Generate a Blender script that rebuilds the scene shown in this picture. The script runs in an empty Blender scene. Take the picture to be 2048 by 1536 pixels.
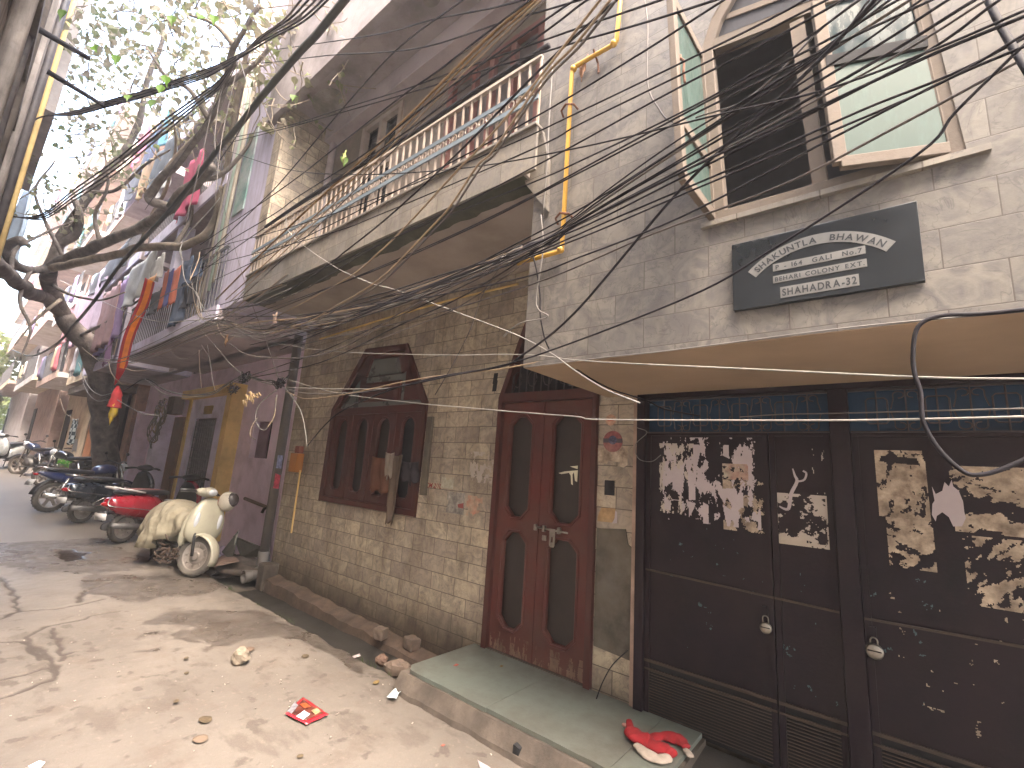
import bpy, math, random
import numpy as np
from mathutils import Vector, Matrix, noise, geometry
rnd = random.Random(7)
S = bpy.context.scene
COL = S.collection
PI = math.pi
# ------------------------------------------------------------------ camera
RC = np.array([[0.77389413, 0.62979966, 0.06663535], [-0.0690519, 0.18850071, -0.97964244], [-0.62953929, 0.75353824, 0.18936846]])
FP = 920.58; CH = 1.55
cd = bpy.data.cameras.new('camera'); cam = bpy.data.objects.new('camera', cd); COL.objects.link(cam)
cd.sensor_width = 36; cd.lens = FP/2048*36; cd.clip_start = 0.05; cd.clip_end = 500
cam.matrix_world = Matrix(((RC[0][0], -RC[1][0], -RC[2][0], 0), (RC[0][1], -RC[1][1], -RC[2][1], 0), (RC[0][2], -RC[1][2], -RC[2][2], CH), (0, 0, 0, 1)))
S.camera = cam
# ------------------------------------------------------------------ light
W = bpy.data.worlds.new('World'); S.world = W; W.use_nodes = True
nt = W.node_tree; bg = nt.nodes['Background']
sk = nt.nodes.new('ShaderNodeTexSky'); sk.sky_type = 'NISHITA'; sk.sun_disc = False
sk.sun_elevation = math.radians(62); sk.sun_rotation = math.radians(116); sk.dust_density = 6; sk.air_density = 1.4; sk.ozone_density = 1.0
wm = nt.nodes.new('ShaderNodeMix'); wm.data_type = 'RGBA'; wm.blend_type = 'MULTIPLY'; wm.inputs[0].default_value = 1; wm.inputs[7].default_value = (1.0, .98, .955, 1)   # warm tint on the sky light, in place of white balance
nt.links.new(sk.outputs[0], wm.inputs[6]); nt.links.new(wm.outputs[2], bg.inputs[0]); bg.inputs[1].default_value = 0.15
sl = bpy.data.lights.new('sun', 'SUN'); sl.energy = .5; sl.angle = math.radians(90); sl.color = (1, .965, .92)
so = bpy.data.objects.new('sun', sl); COL.objects.link(so)
so.rotation_euler = (math.radians(28), 0, math.radians(64))
S.view_settings.view_transform = 'Standard'; S.view_settings.look = 'None'; S.view_settings.gamma = 1
S.view_settings.exposure = 3.9
try:
    S.cycles.max_bounces = 8; S.cycles.diffuse_bounces = 5; S.cycles.transparent_max_bounces = 12
except Exception: pass

# ------------------------------------------------------------------ reading the photo: pixel ray met with a known plane of the place
def ray(x, y): return RC.T @ np.array([(x-1024)/FP, (y-768)/FP, 1.])
def WY(x, y, Y): d = ray(x, y); d = d*(Y/d[1]); return Vector((d[0], d[1], d[2]+CH))
def WX(x, y, X): d = ray(x, y); d = d*(X/d[0]); return Vector((d[0], d[1], d[2]+CH))
def WZ(x, y, Z): d = ray(x, y); d = d*((Z-CH)/d[2]); return Vector((d[0], d[1], d[2]+CH))
def gz(x):   # the lane climbs away to the left
    P = [(6, 0), (-6, 0), (-10, .08), (-12.5, .16), (-15, .3), (-20, .55), (-26, .85), (-40, 1.4), (-80, 2.2)]
    for (a, za), (b, zb) in zip(P, P[1:]):
        if x >= b: return za+(zb-za)*(x-a)/(b-a) if x <= a else za
    return P[-1][1]
# ------------------------------------------------------------------ materials
MATS = {}
def nodes(name):
    m = bpy.data.materials.new(name); m.use_nodes = True
    t = m.node_tree; return m, t, t.nodes['Principled BSDF']
def N(t, kind, **kw):
    n = t.nodes.new('ShaderNode'+kind)
    for k, v in kw.items():
        if k in n.inputs: n.inputs[k].default_value = v
        else: setattr(n, k, v)
    return n
def ramp(t, src, stops):
    r = t.nodes.new('ShaderNodeValToRGB'); e = r.color_ramp.elements
    while len(e) < len(stops): e.new(.5)
    for el, (p, c) in zip(e, stops): el.position = p; el.color = (c, c, c, 1) if not hasattr(c, '__len__') else (*c, 1)
    t.links.new(src, r.inputs[0]); return r.outputs[0]
def mix(t, fac, a, b, mode='MIX'):
    n = t.nodes.new('ShaderNodeMix'); n.data_type = 'RGBA'; n.blend_type = mode
    for i, v in ((0, fac), (6, a), (7, b)):
        if hasattr(v, 'is_linked') or hasattr(v, 'links'): t.links.new(v, n.inputs[i])
        elif i == 0: n.inputs[0].default_value = v
        else: n.inputs[i].default_value = (*v, 1)
    return n.outputs[2]
def coords(t, kind='Object', scale=(1, 1, 1), loc=(0, 0, 0)):
    tc = t.nodes.new('ShaderNodeTexCoord'); mp = t.nodes.new('ShaderNodeMapping')
    mp.inputs['Scale'].default_value = scale; mp.inputs['Location'].default_value = loc
    t.links.new(tc.outputs[kind], mp.inputs[0]); return mp.outputs[0]
def noi(t, vec, scale, detail=5, rough=.6, dist=0):
    n = N(t, 'TexNoise', Scale=scale, Detail=detail, Roughness=rough, Distortion=dist); t.links.new(vec, n.inputs['Vector']); return n.outputs[0]
def bump(t, b, h, strength=.3, dist=.01):
    n = N(t, 'Bump', Strength=strength, Distance=dist); t.links.new(h, n.inputs['Height']); t.links.new(n.outputs[0], b.inputs['Normal'])
def M(name, col, rough=.7, var=.25, scale=5, bmp=.15, bscale=60, metal=0, dirt=None, damt=.5, dscale=2.5, streak=0, coat=0, bdist=.004, trans=0, alpha=1):
    if name in MATS: return MATS[name]
    m, t, b = nodes(name); v = coords(t)
    n1 = noi(t, v, scale)
    c = mix(t, ramp(t, n1, [(.3, 0), (.7, 1)]), tuple(x*(1-var) for x in col), tuple(min(1, x*(1+var)) for x in col))
    if dirt:
        vv = coords(t, 'UV', (1, .12, 1)) if streak else v
        n2 = noi(t, vv, dscale*(4 if streak else 1), 8, .65)
        c = mix(t, ramp(t, n2, [(.55-.25*damt, 0), (.75, min(1, .35+damt))]), c, dirt)
        n3 = noi(t, v, dscale*7, 6, .7)
        c = mix(t, ramp(t, n3, [(.55, 0), (.72, .5*damt)]), c, dirt)
    t.links.new(c, b.inputs['Base Color']); b.inputs['Roughness'].default_value = rough; b.inputs['Metallic'].default_value = metal
    if dirt:
        t.links.new(ramp(t, n1, [(.2, max(.05, rough-.12)), (.8, min(1, rough+.15))]), b.inputs['Roughness'])
    if coat: b.inputs['Coat Weight'].default_value = coat
    if trans: b.inputs['Transmission Weight'].default_value = trans
    if bmp: bump(t, b, noi(t, v, bscale, 4 if bdist < .03 else 1.5), bmp, bdist)
    MATS[name] = m; return m
def M_tile(name, c1, c2, mortar, vein, bw=.31, bh=.15, off=(0, 0), grime=(.06, .045, .03), gamt=.4, rough=.45, low=None, sep=.003, uneven=.5):
    m, t, b = nodes(name); uv = coords(t, 'UV', (1, 1, 1), (off[0], off[1], 0)); ob = coords(t)
    br = N(t, 'TexBrick', Scale=1.0); br.offset = .5; br.inputs['Brick Width'].default_value = bw; br.inputs['Row Height'].default_value = bh
    br.inputs['Mortar Size'].default_value = sep; br.inputs['Mortar Smooth'].default_value = .2; br.inputs['Bias'].default_value = 0
    br.inputs['Color1'].default_value = (*c1, 1); br.inputs['Color2'].default_value = (*c2, 1); br.inputs['Mortar'].default_value = (*mortar, 1)
    t.links.new(uv, br.inputs['Vector'])
    # cloudy marble, shifted per tile by the tile's own tone
    va = t.nodes.new('ShaderNodeVectorMath'); va.operation = 'MULTIPLY_ADD'; t.links.new(br.outputs['Color'], va.inputs[0]); va.inputs[1].default_value = (40, 23, 31); t.links.new(uv, va.inputs[2])
    n1 = noi(t, va.outputs[0], 7, 8, .6, 1.8)
    n2 = noi(t, va.outputs[0], 3.2, 5, .55, 3.0)
    c = mix(t, ramp(t, n1, [(.38, 0), (.62, uneven)]), br.outputs['Color'], vein)
    c = mix(t, ramp(t, n2, [(.49, 0), (.505, .45), (.52, 0)]), c, tuple(x*.45 for x in vein))
    c = mix(t, br.outputs['Fac'], c, mortar)
    g = noi(t, coords(t, 'UV', (1, .3, 1)), 3.5, 8, .68)
    c = mix(t, ramp(t, g, [(.46, 0), (.74, gamt)]), c, grime)
    g2 = noi(t, ob, 14, 6, .7)
    c = mix(t, ramp(t, g2, [(.6, 0), (.75, gamt*.8)]), c, grime)
    if low:   # splash-back grime: a stain with its own height on the wall
        sx = t.nodes.new('ShaderNodeSeparateXYZ'); t.links.new(coords(t, 'UV'), sx.inputs[0])
        ad = t.nodes.new('ShaderNodeMath'); ad.operation = 'MULTIPLY_ADD'; t.links.new(g, ad.inputs[0]); ad.inputs[1].default_value = 1.2; t.links.new(sx.outputs[1], ad.inputs[2])
        c = mix(t, ramp(t, ad.outputs[0], [(.6, .85), (1.15, .0)]), c, low)
    t.links.new(c, b.inputs['Base Color'])
    t.links.new(ramp(t, g, [(.3, rough-.12), (.7, rough+.25)]), b.inputs['Roughness'])
    inv = t.nodes.new('ShaderNodeMath'); inv.operation = 'MULTIPLY_ADD'; t.links.new(br.outputs['Fac'], inv.inputs[0]); inv.inputs[1].default_value = -1
    t.links.new(noi(t, ob, 25, 4), inv.inputs[2]); bump(t, b, inv.outputs[0], .35, .003)
    MATS[name] = m; return m
def M_glass(name, col, rough=.34, alpha=1):
    m, t, b = nodes(name); v = coords(t); n = noi(t, coords(t, 'UV', (1, .25, 1)), 14, 6, .7)
    c = mix(t, ramp(t, n, [(.5, 0), (.75, .5)]), col, tuple(min(1, x*1.9) for x in col))
    t.links.new(c, b.inputs['Base Color']); t.links.new(ramp(t, n, [(.35, rough), (.7, rough+.35)]), b.inputs['Roughness'])
    b.inputs['Specular IOR Level'].default_value = .22; b.inputs['Coat Weight'].default_value = .0; b.inputs['Coat Roughness'].default_value = .06
    MATS[name] = m; return m
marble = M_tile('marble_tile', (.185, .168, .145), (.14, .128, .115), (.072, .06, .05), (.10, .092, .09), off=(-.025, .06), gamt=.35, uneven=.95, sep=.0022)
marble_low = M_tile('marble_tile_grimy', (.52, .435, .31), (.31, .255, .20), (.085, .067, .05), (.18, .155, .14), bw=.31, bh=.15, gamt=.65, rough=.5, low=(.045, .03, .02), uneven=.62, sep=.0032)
marble_bal = M_tile('marble_tile_balcony', (.24, .212, .172), (.175, .158, .135), (.08, .067, .052), (.14, .128, .122), bw=.31, bh=.15, off=(0, .07), gamt=.55, uneven=.7)
plaster_dark = M('stained_plaster', (.22, .17, .14), .85, .3, 3, .3, 30, dirt=(.05, .042, .035), damt=.6)
plaster_soffit = M('ochre_plaster', (.31, .225, .15), .8, .18, 2, .15, 25, dirt=(.3, .22, .16), damt=.3)
plaster_ceil = M('grey_ceiling', (.44, .38, .375), .85, .12, 2, .2, 30, dirt=(.12, .10, .09), damt=.3)
plaster_bal = M('flaking_ceiling_paint', (.34, .29, .25), .85, .25, 1.6, .3, 25, dirt=(.40, .35, .32), damt=.3, dscale=1.6)
moss = M('mossy_cement', (.07, .075, .05), .95, .4, 6, .6, 40, dirt=(.025, .025, .02), damt=.7)
cement = M('cement', (.125, .10, .08), .9, .4, 5, .8, 40, dirt=(.04, .032, .026), damt=.85, dscale=3.5)
cement_dark = M('dark_wet_cement', (.03, .026, .022), .75, .35, 5, .5, 40, dirt=(.02, .018, .015), damt=.6)
brick = M('old_brick', (.20, .105, .075), .9, .35, 9, .6, 60, dirt=(.10, .08, .06), damt=.6)
slate = M('green_slate', (.14, .16, .14), .4, .22, 2.6, .15, 50, dirt=(.07, .062, .05), damt=.7, dscale=2.4)
redwood = M('maroon_paint', (.06, .013, .011), .55, .28, 4, .2, 50, dirt=(.06, .03, .022), damt=.45, streak=1)
redwood_dusty = M('dusty_maroon_paint', (.082, .018, .014), .6, .3, 4, .2, 50, dirt=(.085, .05, .035), damt=.4)
doorglass = M('dusty_door_glass', (.022, .016, .014), .45, .3, 8, .1, 60, dirt=(.04, .03, .025), damt=.3)
greyglass = M('frosted_grey_glass', (.12, .125, .115), .3, .2, 5, .05, 60, dirt=(.06, .06, .055), damt=.3)
gatem = M('brown_gate_paint', (.010, .0058, .0095), .55, .4, 4, .3, 60, dirt=(.026, .015, .016), damt=.5, dscale=1.4)
gatem.node_tree.nodes['Principled BSDF'].inputs['Specular IOR Level'].default_value = .22
gate_rust = M('rusty_angle_iron', (.05, .032, .022), .75, .4, 12, .4, 70, dirt=(.03, .02, .018), damt=.5)
grillem = M('grille_iron', (.04, .029, .032), .6, .3, 12, .2, 70)
blue_sheet = M('blue_sheet', (.003, .030, .07), .7, .3, 4, .1)
black = M('black_rubber', (.012, .012, .013), .5, .3, 10, .2, 60)
wire_black = M('black_cable', (.018, .016, .02), .7, .3, 6, 0); wire_black.node_tree.nodes['Principled BSDF'].inputs['Specular IOR Level'].default_value = .2
wire_grey = M('grey_cable', (.14, .13, .12), .5, .3, 5, 0, dirt=(.1, .09, .08), damt=.3)
wire_white = M('white_cable', (.24, .23, .21), .6, .15, 5, 0)
wire_brown = M('brown_cable', (.20, .12, .045), .5, .3, 4, 0)
wire_tan = M('tan_cable', (.26, .19, .12), .5, .3, 4, 0)
wire_maroon = M('dusty_black_cable', (.06, .05, .05), .55, .4, 5, 0, dirt=(.16, .13, .10), damt=.3)
yellowm = M('yellow_gas_paint', (.50, .29, .04), .5, .15, 8, .1, 60, dirt=(.25, .13, .04), damt=.35)
rust = M('rust', (.12, .05, .028), .85, .4, 20, .5, 80)
woodframe = M('bare_grey_wood', (.125, .10, .08), .8, .25, 6, .3, 60, dirt=(.15, .12, .10), damt=.45, streak=1)
teal = M_glass('teal_pane', (.05, .078, .07)); teal2 = M_glass('blue_teal_pane', (.028, .042, .046), .1)
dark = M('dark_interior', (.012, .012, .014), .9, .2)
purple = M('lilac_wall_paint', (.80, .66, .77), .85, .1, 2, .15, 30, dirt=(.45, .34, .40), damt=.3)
lilac = M('pale_lilac_paint', (.70, .66, .80), .8, .08, 2, .1, 30, dirt=(.3, .27, .32), damt=.35)
yellowp = M('ochre_yellow_paint', (.68, .48, .19), .75, .12, 3, .1, 30, dirt=(.30, .2, .08), damt=.35)
whitemetal = M('cream_paint_iron', (.34, .285, .24), .55, .2, 8, .15, dirt=(.2, .13, .09), damt=.4)
bluegrey = M('blue_grey_flat_iron', (.16, .20, .23), .45, .15, 6, .1)
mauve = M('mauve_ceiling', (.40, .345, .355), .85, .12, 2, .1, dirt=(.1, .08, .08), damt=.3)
bark = M('tree_bark', (.19, .16, .14), .95, .4, 7, .9, 25, dirt=(.03, .026, .023), damt=.6, bdist=.02)
bark_pale = M('pale_bark', (.27, .22, .17), .9, .35, 9, .7, 30, dirt=(.1, .085, .07), damt=.4, bdist=.01)
def M_leaf(name, c1, c2, c3):
    m, t, b = nodes(name); g = t.nodes.new('ShaderNodeNewGeometry')
    c = ramp(t, g.outputs['Random Per Island'], [(0, c1), (.45, c2), (.75, c3), (1, c1)]); t.links.new(c, b.inputs['Base Color'])
    b.inputs['Roughness'].default_value = .55
    tr = t.nodes.new('ShaderNodeBsdfTranslucent'); t.links.new(c, tr.inputs[0]); ms = t.nodes.new('ShaderNodeMixShader'); ms.inputs[0].default_value = .5
    out = t.nodes['Material Output']; t.links.new(b.outputs[0], ms.inputs[1]); t.links.new(tr.outputs[0], ms.inputs[2]); t.links.new(ms.outputs[0], out.inputs[0])
    MATS[name] = m; return m
leafm = M_leaf('peepal_leaf', (.16, .20, .09), (.24, .23, .14), (.30, .26, .20))
leaf_far = M_leaf('far_leaf', (.10, .13, .03), (.16, .2, .05), (.2, .22, .08))
def C(r, g, b, name=None, rough=.85, var=.18): # cloth / paint on demand
    q = (r+g+b)/3; r, g, b = [.03+.62*(.8*x+.2*q) for x in (r, g, b)]
    name = name or 'dyed_%02d_%02d_%02d' % (r*99, g*99, b*99); return M(name, (r, g, b), rough, var, 5, .15, 90)
def paint(name, col, metal=0, coat=.6, rough=.3, dust=.3): return M(name, col, rough, .1, 6, .03, 60, metal, dirt=(.20, .175, .15), damt=dust, coat=coat)

# ------------------------------------------------------------------ mesh builder
class MB:
    def __init__(s): s.v = []; s.f = []
    def add(s, V, F):
        o = len(s.v); s.v += [tuple(x) for x in V]; s.f += [tuple(i+o for i in f) for f in F]; return s
    def box(s, x0, x1, y0, y1, z0, z1):
        return s.add([(x, y, z) for z in (z0, z1) for y in (y0, y1) for x in (x0, x1)], [(0, 2, 3, 1), (4, 5, 7, 6), (0, 1, 5, 4), (2, 6, 7, 3), (0, 4, 6, 2), (1, 3, 7, 5)])
    def obox(s, c, ax, ay, az):   # centre and half-axes
        c, ax, ay, az = map(Vector, (c, ax, ay, az))
        return s.add([c+ax*i+ay*j+az*k for k in (-1, 1) for j in (-1, 1) for i in (-1, 1)], [(0, 2, 3, 1), (4, 5, 7, 6), (0, 1, 5, 4), (2, 6, 7, 3), (0, 4, 6, 2), (1, 3, 7, 5)])
    def bar(s, a, b, w, h, up=(0, 0, 1)):
        a, b, up = Vector(a), Vector(b), Vector(up); d = (b-a); L = d.length; d.normalize(); sd = d.cross(up)
        if sd.length < 1e-4: sd = d.cross(Vector((0, 1, 0)))
        sd.normalize(); u = sd.cross(d); return s.obox((a+b)/2, d*L/2, sd*w/2, u*h/2)
    def tube(s, pts, r, n=6, cap=True):
        pts = [Vector(p) for p in pts]; R = r if hasattr(r, '__len__') else [r]*len(pts)
        V = []; F = []; prev = None
        for i, p in enumerate(pts):
            d = (pts[min(i+1, len(pts)-1)]-pts[max(i-1, 0)]); d = d.normalized() if d.length > 1e-9 else Vector((0, 0, 1))
            if prev is None: u = d.orthogonal().normalized()
            else: u = prev-d*prev.dot(d); u = u.normalized() if u.length > 1e-6 else d.orthogonal().normalized()
            prev = u; w = d.cross(u)
            for k in range(n):
                a = 2*PI*k/n; V.append(p+(u*math.cos(a)+w*math.sin(a))*R[i])
        for i in range(len(pts)-1):
            for k in range(n): F.append((i*n+k, i*n+(k+1) % n, (i+1)*n+(k+1) % n, (i+1)*n+k))
        if cap: F.append(tuple(reversed(range(n)))); F.append(tuple((len(pts)-1)*n+k for k in range(n)))
        return s.add(V, F)
    def lathe(s, prof, c=(0, 0, 0), axis='z', n=20, caps=True):   # prof: (r, h)
        V = []; F = []
        for r, h in prof:
            for k in range(n):
                a = 2*PI*k/n; x, y = r*math.cos(a), r*math.sin(a)
                p = {'z': (x, y, h), 'y': (x, h, y), 'x': (h, x, y)}[axis]; V.append((p[0]+c[0], p[1]+c[1], p[2]+c[2]))
        for i in range(len(prof)-1):
            for k in range(n): F.append((i*n+k, i*n+(k+1) % n, (i+1)*n+(k+1) % n, (i+1)*n+k))
        if caps: F.append(tuple(reversed(range(n)))); F.append(tuple((len(prof)-1)*n+k for k in range(n)))
        return s.add(V, F)
    def plate(s, outer, holes, y0, y1, mapf=None):   # xz outline extruded between y0 and y1, with holes
        mapf = mapf or (lambda a, b, c: (a, c, b))
        loops = [outer]+list(holes); allp = [p for l in loops for p in l]
        tris = geometry.tessellate_polygon([[Vector((p[0], p[1], 0)) for p in l] for l in loops])
        n = len(allp); V = [mapf(p[0], p[1], y0) for p in allp]+[mapf(p[0], p[1], y1) for p in allp]
        F = [tuple(t) for t in tris]+[tuple(i+n for i in reversed(t)) for t in tris]; o = 0
        for l in loops:
            m = len(l)
            for i in range(m): a, b = o+i, o+(i+1) % m; F.append((a, b, b+n, a+n))
            o += m
        return s.add(V, F)
    def loft(s, secs, n=14, e=2.6):   # secs: (x, cy, cz, half width, half height)
        V = []; F = []
        for (x, cy, cz, hw, hh) in secs:
            for k in range(n):
                a = 2*PI*k/n; ca, sa = math.cos(a), math.sin(a)
                V.append((x, cy+hw*math.copysign(abs(ca)**(2/e), ca), cz+hh*math.copysign(abs(sa)**(2/e), sa)))
        for i in range(len(secs)-1):
            for k in range(n): F.append((i*n+k, i*n+(k+1) % n, (i+1)*n+(k+1) % n, (i+1)*n+k))
        F.append(tuple(reversed(range(n)))); F.append(tuple((len(secs)-1)*n+k for k in range(n)))
        return s.add(V, F)
    def blob(s, c, r, n=10, m=7, jit=0, seed=0):
        V = []; F = []
        for i in range(m+1):
            th = PI*i/m
            for k in range(n):
                a = 2*PI*k/n; d = Vector((math.sin(th)*math.cos(a), math.sin(th)*math.sin(a), math.cos(th)))
                q = 1+jit*noise.noise(d*2.3+Vector((seed, seed*.7, 3)))
                V.append((c[0]+d.x*r[0]*q, c[1]+d.y*r[1]*q, c[2]+d.z*r[2]*q))
        for i in range(m):
            for k in range(n): F.append((i*n+k, (i+1)*n+k, (i+1)*n+(k+1) % n, i*n+(k+1) % n))
        return s.add(V, F)
    def xf(s, mat): s.v = [tuple(mat @ Vector(v)) for v in s.v]; return s
    def build(s, name, mat, parent=None, local=False, smooth=False, bevel=0, sub=0, solid=0):
        me = bpy.data.meshes.new(name)
        off = Vector((0, 0, 0))
        if parent is not None and not local:
            p = parent
            while p is not None: off += p.location; p = p.parent
        V = np.array(s.v, dtype=float).reshape(-1, 3)
        me.from_pydata([tuple(v) for v in (V-np.array(off))], [], s.f)
        # box-projected uv in metres of the place
        uv = me.uv_layers.new(name='UVMap'); nl = len(me.loops)
        li = np.empty(nl, dtype=np.int32); me.loops.foreach_get('vertex_index', li)
        nr = np.empty(len(me.polygons)*3); me.polygons.foreach_get('normal', nr); nr = np.abs(nr.reshape(-1, 3))
        tot = np.empty(len(me.polygons), dtype=np.int32); me.polygons.foreach_get('loop_total', tot)
        ax = np.repeat(nr.argmax(1), tot); P = V[li]
        U = np.where(ax == 0, P[:, 1], P[:, 0]); Wc = np.where(ax == 2, P[:, 1], P[:, 2])
        uv.data.foreach_set('uv', np.stack([U, Wc], 1).astype(np.float32).ravel())
        me.materials.append(mat)
        if smooth: me.polygons.foreach_set('use_smooth', [True]*len(me.polygons))
        me.update(); o = bpy.data.objects.new(name, me); COL.objects.link(o)
        if parent is not None: o.parent = parent
        if solid: md = o.modifiers.new('s', 'SOLIDIFY'); md.thickness = solid; md.offset = 0
        if bevel: md = o.modifiers.new('b', 'BEVEL'); md.width = bevel; md.segments = 2; md.limit_method = 'ANGLE'; md.angle_limit = .7
        if sub: md = o.modifiers.new('d', 'SUBSURF'); md.levels = sub; md.render_levels = sub
        return o
def thing(name, label, cat, loc=(0, 0, 0), rz=0, group=None):
    o = bpy.data.objects.new(name, None); COL.objects.link(o); o.location = loc; o.rotation_euler = (0, 0, rz); o.empty_display_size = .1
    o['label'] = label; o['category'] = cat
    if group: o['group'] = group
    return o
def tag(o, label, cat, group=None):
    o['label'] = label; o['category'] = cat
    if group: o['group'] = group
    return o
def stru(o, kind='structure'): o['kind'] = kind; return o
def catmull(P, k=6):
    P = [Vector(p) for p in P]
    if len(P) < 3: return [P[0].lerp(P[1], i/k) for i in range(k+1)]
    Q = [P[0]*2-P[1]]+P+[P[-1]*2-P[-2]]; out = []
    for i in range(1, len(Q)-2):
        for j in range(k):
            t = j/k; a, b, c, d = Q[i-1:i+3]
            out.append(.5*((2*b)+(c-a)*t+(2*a-5*b+4*c-d)*t*t+(3*b-a-3*c+d)*t**3))
    out.append(P[-1]); return out
def inpoly(x, y, P):
    c = False; j = len(P)-1
    for i in range(len(P)):
        if (P[i][1] > y) != (P[j][1] > y) and x < (P[j][0]-P[i][0])*(y-P[i][1])/(P[j][1]-P[i][1])+P[i][0]: c = not c
        j = i
    return c
fbm = lambda x, y, z=0, o=4: noise.fractal(Vector((x, y, z)), .6, 2.1, o)

# ================================================================== THE SETTING
# ---- ground under everything, then the concrete lane with its cracks, wet patches and pot marks
def sheet(name, xs, ys, zf, mat):
    V = [(x, y, zf(x, y)) for x in xs for y in ys]; n = len(ys)
    F = [(i*n+j, (i+1)*n+j, (i+1)*n+j+1, i*n+j+1) for i in range(len(xs)-1) for j in range(n-1)]
    return MB().add(V, F).build(name, mat, smooth=True)
stru(sheet('ground', [-120, -80, -60, -40, -30, -24, -20, -17, -15, -12.5, -10, -6, 0, 10, 40], [-40, -10, -2, 0, 2, 4, 10, 40], lambda x, y: gz(x)-.17, M('packed_earth', (.12, .10, .08), .95, .3, 3, .4, 40)))
cr = [[(0, 1395), (40, 1385), (75, 1370), (103, 1360), (112, 1343), (100, 1318), (85, 1300), (60, 1285), (52, 1275), (75, 1262), (105, 1250), (160, 1240), (200, 1228), (240, 1222)],
      [(0, 1283), (60, 1286)], [(0, 1238), (38, 1224), (116, 1217), (160, 1210), (205, 1200)], [(38, 1224), (30, 1200), (18, 1180), (0, 1160)], [(103, 1258), (115, 1285), (130, 1318)], [(122, 1308), (150, 1304)],
      [(158, 1206), (163, 1192), (190, 1178), (225, 1168)], [(0, 1358), (40, 1352), (95, 1335)], [(10, 1168), (55, 1164)], [(60, 1285), (66, 1300), (85, 1318)]]
CR = []
for l in cr:
    q = [WZ(x, y, 0) for x, y in l]; q = catmull(q, 4)
    for a, b in zip(q, q[1:]): CR.append((a.x, a.y, b.x, b.y))
CR = np.array(CR)
wetp = [[(290, 1236), (328, 1221), (400, 1216), (513, 1214), (560, 1234), (640, 1262), (700, 1300), (745, 1345), (700, 1330), (650, 1296), (600, 1272), (533, 1270), (480, 1276), (420, 1286), (390, 1262), (350, 1250)],
        [(164, 1152), (300, 1150), (478, 1156), (495, 1170), (400, 1186), (307, 1197), (225, 1200), (160, 1180)], [(348, 1262), (388, 1258), (400, 1278), (352, 1274)],
        [(290, 1295), (335, 1290), (330, 1300), (295, 1304)], [(275, 1268), (318, 1258), (318, 1268), (280, 1276)], [(-40, 1000), (60, 1030), (160, 1055), (230, 1100), (300, 1120), (290, 1140), (180, 1150), (60, 1146), (-40, 1130)]]
WP = [[(lambda p: (p.x, p.y))(WZ(x, y, .02)) for x, y in l] for l in wetp]
pud = [(lambda p: (p.x, p.y))(WZ(x, y, 0)) for x, y in [(118, 1112), (150, 1108), (178, 1114), (170, 1126), (140, 1130), (120, 1124)]]
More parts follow.
